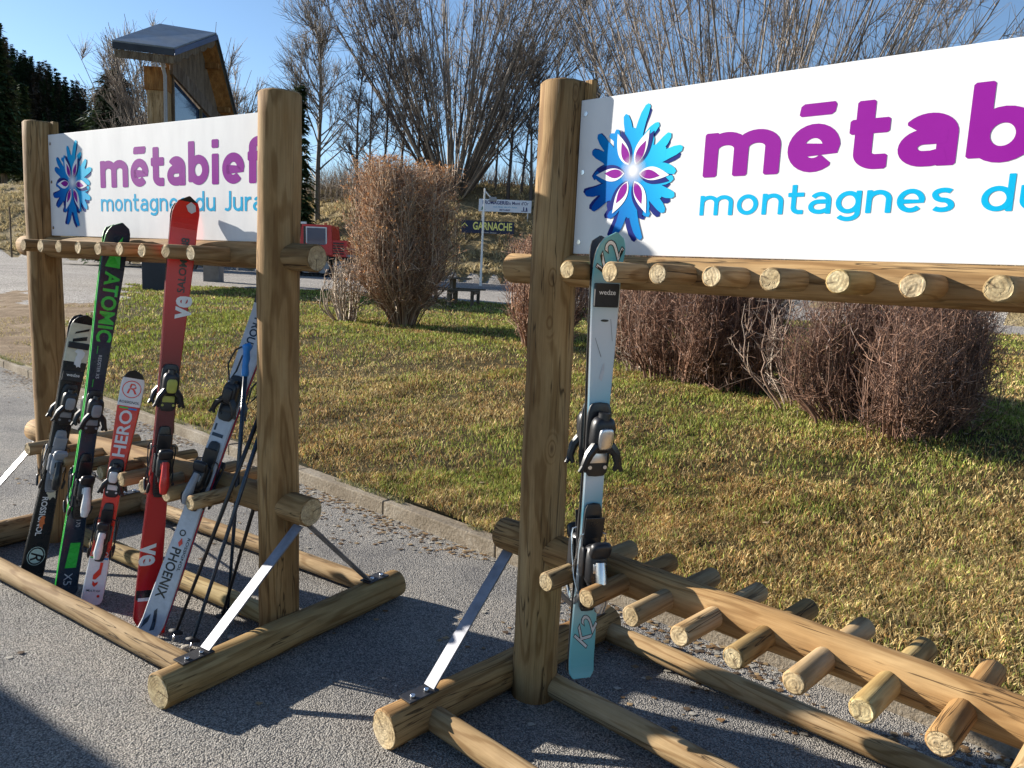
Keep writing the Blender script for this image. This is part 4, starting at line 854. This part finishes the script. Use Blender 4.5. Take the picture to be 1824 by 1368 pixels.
desc = ['thin bare trunk in the row on the bank, nearest the left tree', 'thin bare trunk on the bank, second of the left row', 'slightly forked thin trunk on the bank, third of the left row', 'thin bare trunk on the bank behind the left side of the fan tree', 'dark slim trunk on the bank behind the middle of the fan tree',
        'slim trunk on the bank right of the fan tree', 'slim dark trunk above the left part of the cheese dairy board', 'slim dark trunk above the middle of the cheese dairy board', 'slim dark trunk above the right part of the cheese dairy board', 'slim trunk on the bank at the edge of the nearer tall post']
for k, (px, Y) in enumerate([(628, 52), (648, 54), (668, 51), (700, 55), (735, 53), (868, 54), (890, 52), (912, 53), (930, 51), (950, 55)]):
    X = (px - 912) / 1392.5 * Y; bare_tree(gp(X, Y), rs.uniform(8.5, 13), desc[k], 22, .2, .05, 420, 'slim trees along the top of the bank', trunk=rs.uniform(.09, .14), bark=BK, tw=.014, lean=(rs.uniform(-.1, .1), 0))
# brushwood on the crest of the bank
T = Tubes(3); m = 4600; x = rng.uniform(-17, 8, m); y = np.interp(x, BANK[:, 0], BANK[:, 1]) + rng.uniform(10, 16, m); ok = ~((x > -4.6) & (x < 2.0) & (bank_q(x, y) < 12.5)); x, y = x[ok], y[ok]; m = len(x); z = H(x, y); hh = rng.uniform(.7, 2.6, m) * (.5 + pnoise(x, y, .5, 77))
P = grow(np.stack([x, y, z], -1), np.stack([rng.normal(0, .3, m), rng.normal(0, .3, m), np.ones(m)], -1), hh, 5, .02, .08); T.add(P, taper(np.full(m, .014), np.full(m, .006), 5), browns(m, (.06, .045, .035), (.2, .15, .11)))
tag(link('brushwood', T.mesh('brushwood'), TWIG), 'leafless brushwood along the top of the embankment', 'brushwood', kind='stuff')

# ------------------------------------------------------------------ conifers
NEED = tint_material('needles', .7, .25, .15)
def conifer_mesh(h, r, whorls, per, leaf, droop=.25, ex=.85, col=((.012, .03, .010), (.05, .085, .028)), ragged=.35):
    V, Cc = [], []
    for i in range(whorls):
        t = (i + rng.random()) / whorls; z = h * (.06 + .94 * t); L = r * (1 - t) ** ex * rng.uniform(1 - ragged, 1.1) + .04 * r
        for k in range(per):
            a = rng.random() * 6.283; l2 = L * rng.uniform(.6, 1.1); n = max(3, int(l2 / leaf * 2.2)); s_ = rng.random(n) ** .7; px = np.cos(a) * l2 * s_; py = np.sin(a) * l2 * s_; pz = z - droop * l2 * s_ ** 1.6 + .1 * l2 * s_ + rng.normal(0, leaf * .25, n)
            px += rng.normal(0, leaf * .5, n); py += rng.normal(0, leaf * .5, n); c = np.stack([px, py, pz], -1); e = np.array([np.cos(a), np.sin(a), -.35]); f = np.array([-np.sin(a), np.cos(a), 0]); sc__ = leaf * rng.uniform(.6, 1.4, n)[:, None]
            j = rng.normal(0, .35, (n, 3)); V.append(np.stack([c - e * sc__ * .4 + f * sc__ * .5, c - e * sc__ * .4 - f * sc__ * .5, c + (e + j) * sc__], 1).reshape(-1, 3)); Cc.append(np.repeat(browns(n, *col), 3, 0))
    V = np.concatenate(V); F = np.arange(len(V)).reshape(-1, 3); return V, F, np.concatenate(Cc)
def conifer(base, h, r, label, whorls=38, per=11, leaf=.28, trunk=.2, **k):
    root = empty('conifer', base); tag(root, label, 'tree', 'conifers at the left'); V, F, c = conifer_mesh(h, r, whorls, per, leaf, **k); link('crown', fastmesh('crown', V, F, False, c), NEED, root)
    log('trunk', (0, 0, -.3), (0, 0, h * .97), trunk, WOOD_DARK, root, .02, 10); return root
conifer(gp(-22.2, 44), 10.4, 3.3, 'dark dense spruce left of the timber gable', 80, 26, .2, ex=.5)
conifer(gp(-25.1, 50), 12.8, 2.2, 'thin ragged spruce top rising behind the dense spruce', 60, 9, .22, ragged=.7)
conifer(gp(-13.8, 50), 9.2, 1.5, 'dark narrow spruce half hidden by the left bare tree', 40, 10, .3, ragged=.5)
conifer((-53.0, 82, 8), 15.4, 3.0, 'tall pointed spruce at the left edge of the picture', 80, 16, .3, .3, ragged=.45)
conifer((-53.2, 86, 7), 11.5, 2.2, 'lower spruce right of the tall pointed one at the left edge', 70, 16, .3, .3, ragged=.45)
conifer((-26.5, 52, ground_z(-26.5, 52)), 5.6, 1.7, 'small dark spruce on the slope below the wooded hill', 34, 12, .3)
# the far wood on the hill reads as one mass
Va, Fa, Ca, nn = [], [], [], 0; protos = [conifer_mesh(1, .20, 20, 7, .042, ragged=.4) for _ in range(5)] + [conifer_mesh(1, .28, 16, 7, .04, droop=-.4, col=((.05, .035, .022), (.12, .09, .06)), ragged=.5) for _ in range(2)]
for k in range(1900):
    y = rng.uniform(88, 212); x = rng.uniform(-.74, -.24) * y - 3; p = protos[rng.integers(0, 5) if rng.random() < .62 else rng.integers(5, 7)]; h = rng.uniform(4, 8.5)
    z = float(hill_z(np.array([x]), np.array([y]))[0]); a = rng.random() * 6.28; Rm = np.array([[math.cos(a), -math.sin(a), 0], [math.sin(a), math.cos(a), 0], [0, 0, 1]])
    Va.append(p[0] @ Rm.T * h + np.array([x, y, z - .4])); Fa.append(p[1] + nn); Ca.append(p[2] * rng.uniform(.6, 1.3)); nn += len(p[0])
tag(link('far_wood', fastmesh('far_wood', np.concatenate(Va), np.concatenate(Fa), False, np.concatenate(Ca)), NEED), 'dark mixed wood covering the far hill at the left', 'wood', kind='stuff')

# ------------------------------------------------------------------ timber building with the steep gable
ROOFM = plain('zinc_roof', (.20, .235, .27, 1), .5, .5, var=.15, scale=3); FASC = plain('slate_blue_flashing', (.07, .10, .19, 1), .4, .3, var=.1, scale=3)
BOARD = wood_material('gable_boards', (.20, .16, .115, 1), (.13, .10, .07, 1), (.27, .22, .16, 1)); SOFF = wood_material('soffit_boards', (.34, .17, .055, 1), (.24, .11, .035, 1), (.42, .24, .09, 1))
DARKP = plain('dark_plinth', (.016, .02, .028, 1), .6, var=.3, scale=2); GREYPL = plain('grey_plinth', (.17, .16, .155, 1), .8, var=.2, scale=3)
GLASS = NT('window_glass', .04, 0, (.02, .05, .11, 1), 1.); GLASS.b.inputs['Coat Weight'].default_value = 1; GLASS = GLASS.m
def prism(name, pts, thick, mat, parent, off=None):
    """planar polygon given a thickness along its normal (or along off)"""
    P = [Vector(p) for p in pts]; nrm = (P[1] - P[0]).cross(P[2] - P[0]).normalized() if off is None else Vector(off).normalized(); V = P + [p + nrm * thick for p in P]; n = len(P)
    F = [tuple(range(n))[::-1], tuple(range(n, 2 * n))] + [(i, (i + 1) % n, n + (i + 1) % n, n + i) for i in range(n)]
    bm = bmesh.new(); vs = [bm.verts.new(v) for v in V]; [bm.faces.new([vs[i] for i in f]) for f in F]; bmesh.ops.recalc_face_normals(bm, faces=bm.faces[:]); bev(bm, .006, 1); return finish(bm, name, mat, parent)
bd = empty('timber_building', (0, 0, 0)); tag(bd, 'weathered timber building with steep gable and metal roof on pillars', 'building')
EL, ER, AR, AL = Vector((-10.86, 21.45, 6.98)), Vector((-9.46, 21.99, 6.99)), Vector((-9.46, 25.0, 8.22)), Vector((-10.95, 24.45, 8.26))
FR, FL = Vector((-9.50, 29.8, 2.6)), Vector((-11.6, 28.6, 2.6)); up_ = Vector((0, 0, 1))
prism('roof', [EL, ER, AR, AL], .05, ROOFM, bd); prism('roof', [AL, AR, FR, FL], .05, ROOFM, bd)
def strip(name, a, b, hh, th, mat, off): 
    a, b = Vector(a), Vector(b); return prism(name, [a, b, b - up_ * hh, a - up_ * hh], th, mat, bd, off)
strip('eave_flashing', EL, ER, .17, .03, DARKP, (.3, -.95, 0)); strip('verge_flashing', ER, AR, .15, .03, FASC, (1, 0, 0)); strip('verge_flashing', AR, FR, .13, .03, DARKP, (1, 0, 0))
strip('eave_board', EL + Vector((.03, .05, -.17)), ER + Vector((-.03, .05, -.17)), .20, .04, BOARD, (.3, -.95, 0))
# scalloped bargeboard
pts = []; a = ER + Vector((-.01, .03, -.14)); b = AR + Vector((-.01, -.1, -.14)); n = 60
for i in range(n + 1): t = i / n; p = a + (b - a) * t; pts.append(p)
low = [a + (b - a) * (1 - i / n) - up_ * (.17 + .07 * abs(math.sin(math.pi * 5 * (1 - i / n)))) for i in range(n + 1)]
prism('bargeboard', pts + low, .03, BOARD, bd, (-1, 0, 0))
prism('soffit', [EL - up_ * .06 + Vector((.1, .1, -.03)), ER - up_ * .09 + Vector((-.1, .1, 0)), AR - up_ * .09 + Vector((-.1, 0, 0)), AL - up_ * .09], .03, SOFF, bd, (0, 0, -1))
prism('soffit', [AL - up_ * .12, AR - up_ * .12 + Vector((-.06, 0, 0)), FR - up_ * .12 + Vector((-.06, 0, 0)), FL - up_ * .12], .03, SOFF, bd, (0, -.6, -.8))
gx_ = -9.95
for k in range(5):
    t = .1 + .2 * k; q = AR + (FR - AR) * t; box = bmesh.new(); box_bm(box, (.55, .12, .16), (q.x - .35, q.y - .12, q.z - .28), bevel=.01); finish(box, 'purlin', SOFF, bd)
prism('gable_wall', [(gx_, 22.75, 6.8), (gx_, 24.95, 7.9), (gx_, 27.0, 5.6)], .06, BOARD, bd, (-1, 0, 0))
prism('gable_beam', [(gx_ + .02, 22.75, 6.52), (gx_ + .02, 22.75, 6.95), (gx_ + .02, 26.9, 5.95), (gx_ + .02, 27.2, 5.45)], .09, WOOD_DARK, bd, (1, 0, 0))
prism('window', [(gx_ - .03, 22.8, 2.6), (gx_ - .03, 22.8, 6.6), (gx_ - .03, 27.1, 5.5), (gx_ - .03, 29.2, 3.1), (gx_ - .03, 29.2, 2.6)], .03, GLASS, bd, (-1, 0, 0))
for y, zt in ((22.95, 6.5), (24.9, 6.0), (26.6, 5.55)):
    bm = bmesh.new(); box_bm(bm, (.07, .07, zt - 2.6), (gx_ + .02, y, (zt + 2.6) / 2), bevel=.005); finish(bm, 'mullion', WOOD_DARK, bd)
bm = bmesh.new(); box_bm(bm, (.54, .5, 4.6), (-10.22, 22.75, 4.1), Matrix.Rotation(R(8), 3, 'Z'), bevel=.015); finish(bm, 'pillar', WOOD_PALE, bd)
bm = bmesh.new(); box_bm(bm, (.62, .60, .62), (-10.24, 22.75, 6.33), Matrix.Rotation(R(8), 3, 'Z'), bevel=.02); finish(bm, 'pillar_head', SOFF, bd)
bm = bmesh.new(); tube_bm(bm, [(-9.93, 22.45, 1.8), (-9.93, 22.45, 6.4), (-9.95, 22.3, 6.75)], .05, 10); finish(bm, 'downpipe', GREYP, bd, None, True)
bm = bmesh.new(); box_bm(bm, (.66, .56, 1.9), (-10.4, 22.75, .9), Matrix.Rotation(R(8), 3, 'Z'), bevel=.015); finish(bm, 'plinth', DARKP, bd)
bm = bmesh.new(); box_bm(bm, (.6, .5, 2.1), (-11.4, 29.6, 1.5), bevel=.02); finish(bm, 'plinth', GREYPL, bd)
bm = bmesh.new(); box_bm(bm, (3.9, 6.4, .25), (-11.9, 26, 2.5), bevel=.02); finish(bm, 'floor_slab', GREYPL, bd)

# ------------------------------------------------------------------ snow groomer
gr = empty('snow_groomer', (-10.65, 41.5, ground_z(-10.9, 40) )); tag(gr, 'red tracked snow groomer parked below the bank', 'snow groomer')
def gbox(name, size, loc, mat, parent=None, taper=None, bevel=.03, rot=None):
    bm = bmesh.new(); box_bm(bm, size, loc, rot, taper, bevel); return finish(bm, name, mat, parent or gr)
cab = gbox('cab', (1.75, 2.0, 1.55), (.3, 0, 1.85), REDP, None, (.86, .9)); 
gbox('window_surround', (1.08, .025, .96), (.32, -.975, 2.02), WHITEP, cab, None, .02, Matrix.Rotation(R(4), 3, 'X')); gbox('side_window', (.95, .03, .85), (.32, -.985, 2.02), GLASS, cab, None, .02, Matrix.Rotation(R(4), 3, 'X')); gbox('windscreen', (.03, 1.6, .9), (-.585, 0, 2.05), GLASS, cab, None, .01, Matrix.Rotation(R(-9), 3, 'Y'))
gbox('window_frame', (.09, .05, 1.0), (-.28, -1.0, 2.0), BLACK, cab, None, .01); gbox('roof_lamp', (.28, .16, .12), (-.4, -.7, 2.68), WHITEP, cab, None, .02); gbox('beacon', (.14, .14, .14), (.7, -.6, 2.68), ORANGEP, cab, None, .02)
eg = gbox('engine_cover', (.95, 1.9, .85), (1.45, 0, 1.45), REDP, None, (.9, .92))
for k in range(5): gbox('vent_slat', (.55, .03, .06), (1.45, -.955, 1.2 + .13 * k), BLACK, eg, None, .005)
gbox('load_deck', (1.5, 1.9, .12), (2.6, 0, 1.1), GREYP); gbox('deck_rail', (1.5, .05, .05), (2.6, -.95, 1.45), GREYP); gbox('hood', (.8, 1.7, .6), (-.9, 0, 1.35), REDP, None, (.9, .9)); gbox('chassis', (4.4, 1.4, .5), (.9, 0, .85), BLACK)
for s in (-1, 1):
    bm = bmesh.new(); n = 46; Lh, Rr = 1.7, .42; prof = []
    for k in range(n):
        u = k / n * (4 * Lh + 2 * math.pi * Rr); 
        if u < 2 * Lh: prof.append((-Lh + u, -Rr))
        elif u < 2 * Lh + math.pi * Rr: a = (u - 2 * Lh) / Rr - math.pi / 2; prof.append((Lh + Rr * math.cos(a), Rr * math.sin(a)))
        elif u < 4 * Lh + math.pi * Rr: prof.append((Lh - (u - 2 * Lh - math.pi * Rr), Rr))
        else: a = (u - 4 * Lh - math.pi * Rr) / Rr + math.pi / 2; prof.append((-Lh + Rr * math.cos(a), Rr * math.sin(a)))
    for x, z in prof: box_bm(bm, (.13, .95, .07), (.8 + x, s * 1.35, .5 + z), Matrix.Rotation(math.atan2(z, x - max(-Lh, min(Lh, x))) if abs(x) > Lh else 0, 3, 'Y'))
    tk = finish(bm, 'track', RUBBER, gr)
    for x in (-1.7, -.85, 0, .85, 1.7):
        bm = bmesh.new(); tube_bm(bm, [(.8 + x, s * 1.15, .5), (.8 + x, s * 1.6, .5)], .33, 18); finish(bm, 'road_wheel', GREYP, tk)
gbox('blade', (.12, 3.6, .85), (-2.3, 0, .6), plain('blade_blue', (.03, .10, .32, 1), .4), None, None, .03, Matrix.Rotation(R(12), 3, 'Y')); gbox('blade_arm', (1.3, .12, .14), (-1.6, -.6, .6), BLACK)

# ------------------------------------------------------------------ picnic table, lamp post, boards on the bank, fence posts
pt = empty('picnic_table', (-2.1, 22.3, ground_z(-2.1, 22.3))); tag(pt, 'dark wooden picnic table with benches on the edge of the lawn', 'picnic table'); pt.rotation_euler = (0, 0, R(-4))
def pbox(name, size, loc, rot=None, par=None, mat=None):
    bm = bmesh.new(); box_bm(bm, size, loc, rot, None, .006); return finish(bm, name, mat or WOOD_DARK, par or pt)
for k in range(4): pbox('table_board', (1.7, .17, .045), (-.05, -.28 + .19 * k, .75))
for y in (-.68, .70):
    for k in (0, 1): pbox('bench_board', (2.3, .14, .045), (0, y + (k - .5) * .15, .44))
for x in (-.85, -.3, .3, .95):
    pbox('cross_beam', (.06, 1.6, .1), (x, 0, .37))
    if x != .95 and x != -.3:
        for s in (-1, 1): pbox('leg', (.09, .09, .80), (x, s * .34, .36), Matrix.Rotation(R(s * 12), 3, 'X'))
    for s in (-1, 1): pbox('bench_leg', (.09, .09, .42), (x, s * .70, .2))
lp = empty('lamp_post', (-1.70, 37.2, ground_z(-1.7, 37.2))); tag(lp, 'thin white pole with a small lamp in front of the two boards', 'lamp post')
bm = bmesh.new(); tube_bm(bm, [(0, 0, -.1), (.0, 0, 2.2), (.02, 0, 4.5)], [.06, .05, .04], 12); finish(bm, 'pole', WHITEP, lp, None, True)
bm = bmesh.new(); tube_bm(bm, [(.02, 0, 4.4), (.22, -.02, 4.18), (.3, -.02, 4.12)], .03, 8); finish(bm, 'bracket', WHITEP, lp, None, True)
bm = bmesh.new(); box_bm(bm, (.34, .22, .2), (.42, -.02, 4.02), None, None, .03); finish(bm, 'lamp_head', GREYP, lp)
def board(name, x0, x1, z0, z1, Y, mat, label, legs, legmat, tilt=0):
    b = empty(name, ((x0 + x1) / 2, Y, (z0 + z1) / 2)); tag(b, label, 'sign'); b.rotation_euler = (R(-3), 0, R(-4))
    w_, h_ = x1 - x0, z1 - z0; bm = bmesh.new(); box_bm(bm, (w_, .04, h_), (0, 0, 0), bevel=.004); o = finish(bm, 'panel', mat, b)
    for lx in legs: 
        bm = bmesh.new(); box_bm(bm, (.06, .05, 1.7), (lx, .05, -h_ / 2 - .5), bevel=.004); finish(bm, 'leg', legmat, b)
    return b, o, Matrix(((1, 0, 0, 0), (0, 0, -1, -.024), (0, 1, 0, 0), (0, 0, 0, 1)))
PB = plain('pale_sign_paint', (.78, .83, .9, 1), .5, var=.04); INK = plain('blue_ink', (.02, .03, .16, 1), .5); YL = plain('pale_yellow_paint', (.9, .84, .22, 1), .5)
b, o, S_ = board('dairy_sign', -2.56, .69, 5.01, 5.76, 49.2, PB, 'pale blue cheese dairy board on two white legs, upper on the bank', (-1.4, 1.42), WHITEP)
T_ = lambda x, z: S_ @ Matrix.Translation((x, z, .002))
font_text('lettering', 'FROMAGERIE', .30, INK, o, T_(-.62, .17), .03, .88); font_text('lettering', 'du Mont d\'Or', .27, INK, o, T_(.78, .17), .012, .86); font_text('lettering', 'Comté - Morbier - Mont d\'Or - Raclette', .105, CYAN, o, T_(0, -.08), .01, .85)
font_text('lettering', 'METABIEF', .14, INK, o, T_(0, -.26), .02, 1.1)
sheet('fir_emblem', [[(-1.50, -.28), (-1.20, -.28), (-1.35, -.12)], [(-1.46, -.18), (-1.24, -.18), (-1.35, -.04)]], plain('fir_green', (.02, .2, .12, 1), .5), o, T_(0, 0)); sheet('figures_emblem', [[(1.0, -.30), (1.4, -.30), (1.4, -.26), (1.0, -.26)], [(1.12, -.25), (1.2, -.25), (1.18, -.03), (1.13, -.03)], [(1.28, -.25), (1.40, -.25), (1.36, -.05), (1.30, -.05)]], INK, o, T_(0, 0))
b, o, S_ = board('yellow_lettered_sign', -3.44, -.30, 3.58, 4.31, 47.2, plain('navy_sign_paint', (.008, .012, .05, 1), .5), 'dark blue board with big yellow capitals, lower on the bank', (-1.3, 1.3), BLACK)
font_text('lettering', 'GARNACHE', .62, YL, o, T_(.28, .04), .025, .70, thick=0); T_ = lambda x, z: S_ @ Matrix.Translation((x, z, .002))
sheet('roof_emblem', [[(-1.58, .02), (-1.38, .24), (-1.18, .02), (-1.25, .02), (-1.38, .15), (-1.51, .02)]], YL, o, T_(0, 0)); font_text('lettering', 'Menuiserie - Charpente', .09, WHITE, o, T_(.1, -.31), .01, 1)
def fpost(x, y, h, label):
    o = log('fence_post', (0, 0, -.2), (0, 0, h), .06, WOOD_DARK, None, .05, 12); o.location = (x, y, ground_z(x, y)); tag(o, label, 'fence post', 'fence posts at the left')
fpost(-35.9, 56, 3.3, 'tall weathered stake at the left edge, where the gravel meets the slope'); fpost(-37.6, 62, 2.0, 'short stake higher on the left slope')
for k, (x, y, s_, c) in enumerate([(-1.28, 2.99, .022, 'two-toned pale stone beside the front foot log of the left rack'), (-1.13, 3.1, .018, 'small pale stone just right of the left foot log'), (-1.82, 3.85, .028, 'rounded stone under the red skis'), (-3.75, 5.3, .035, 'brown flat stone left of the rack, near the far post'), (-.3, 2.45, .02, 'pale stone in the shadow between the two racks'), (-3.1, 6.1, .03, 'grey pebble close to the kerb behind the left rack')]):
    stone('stone', x, y, 0, s_, c, seed=k + 1)
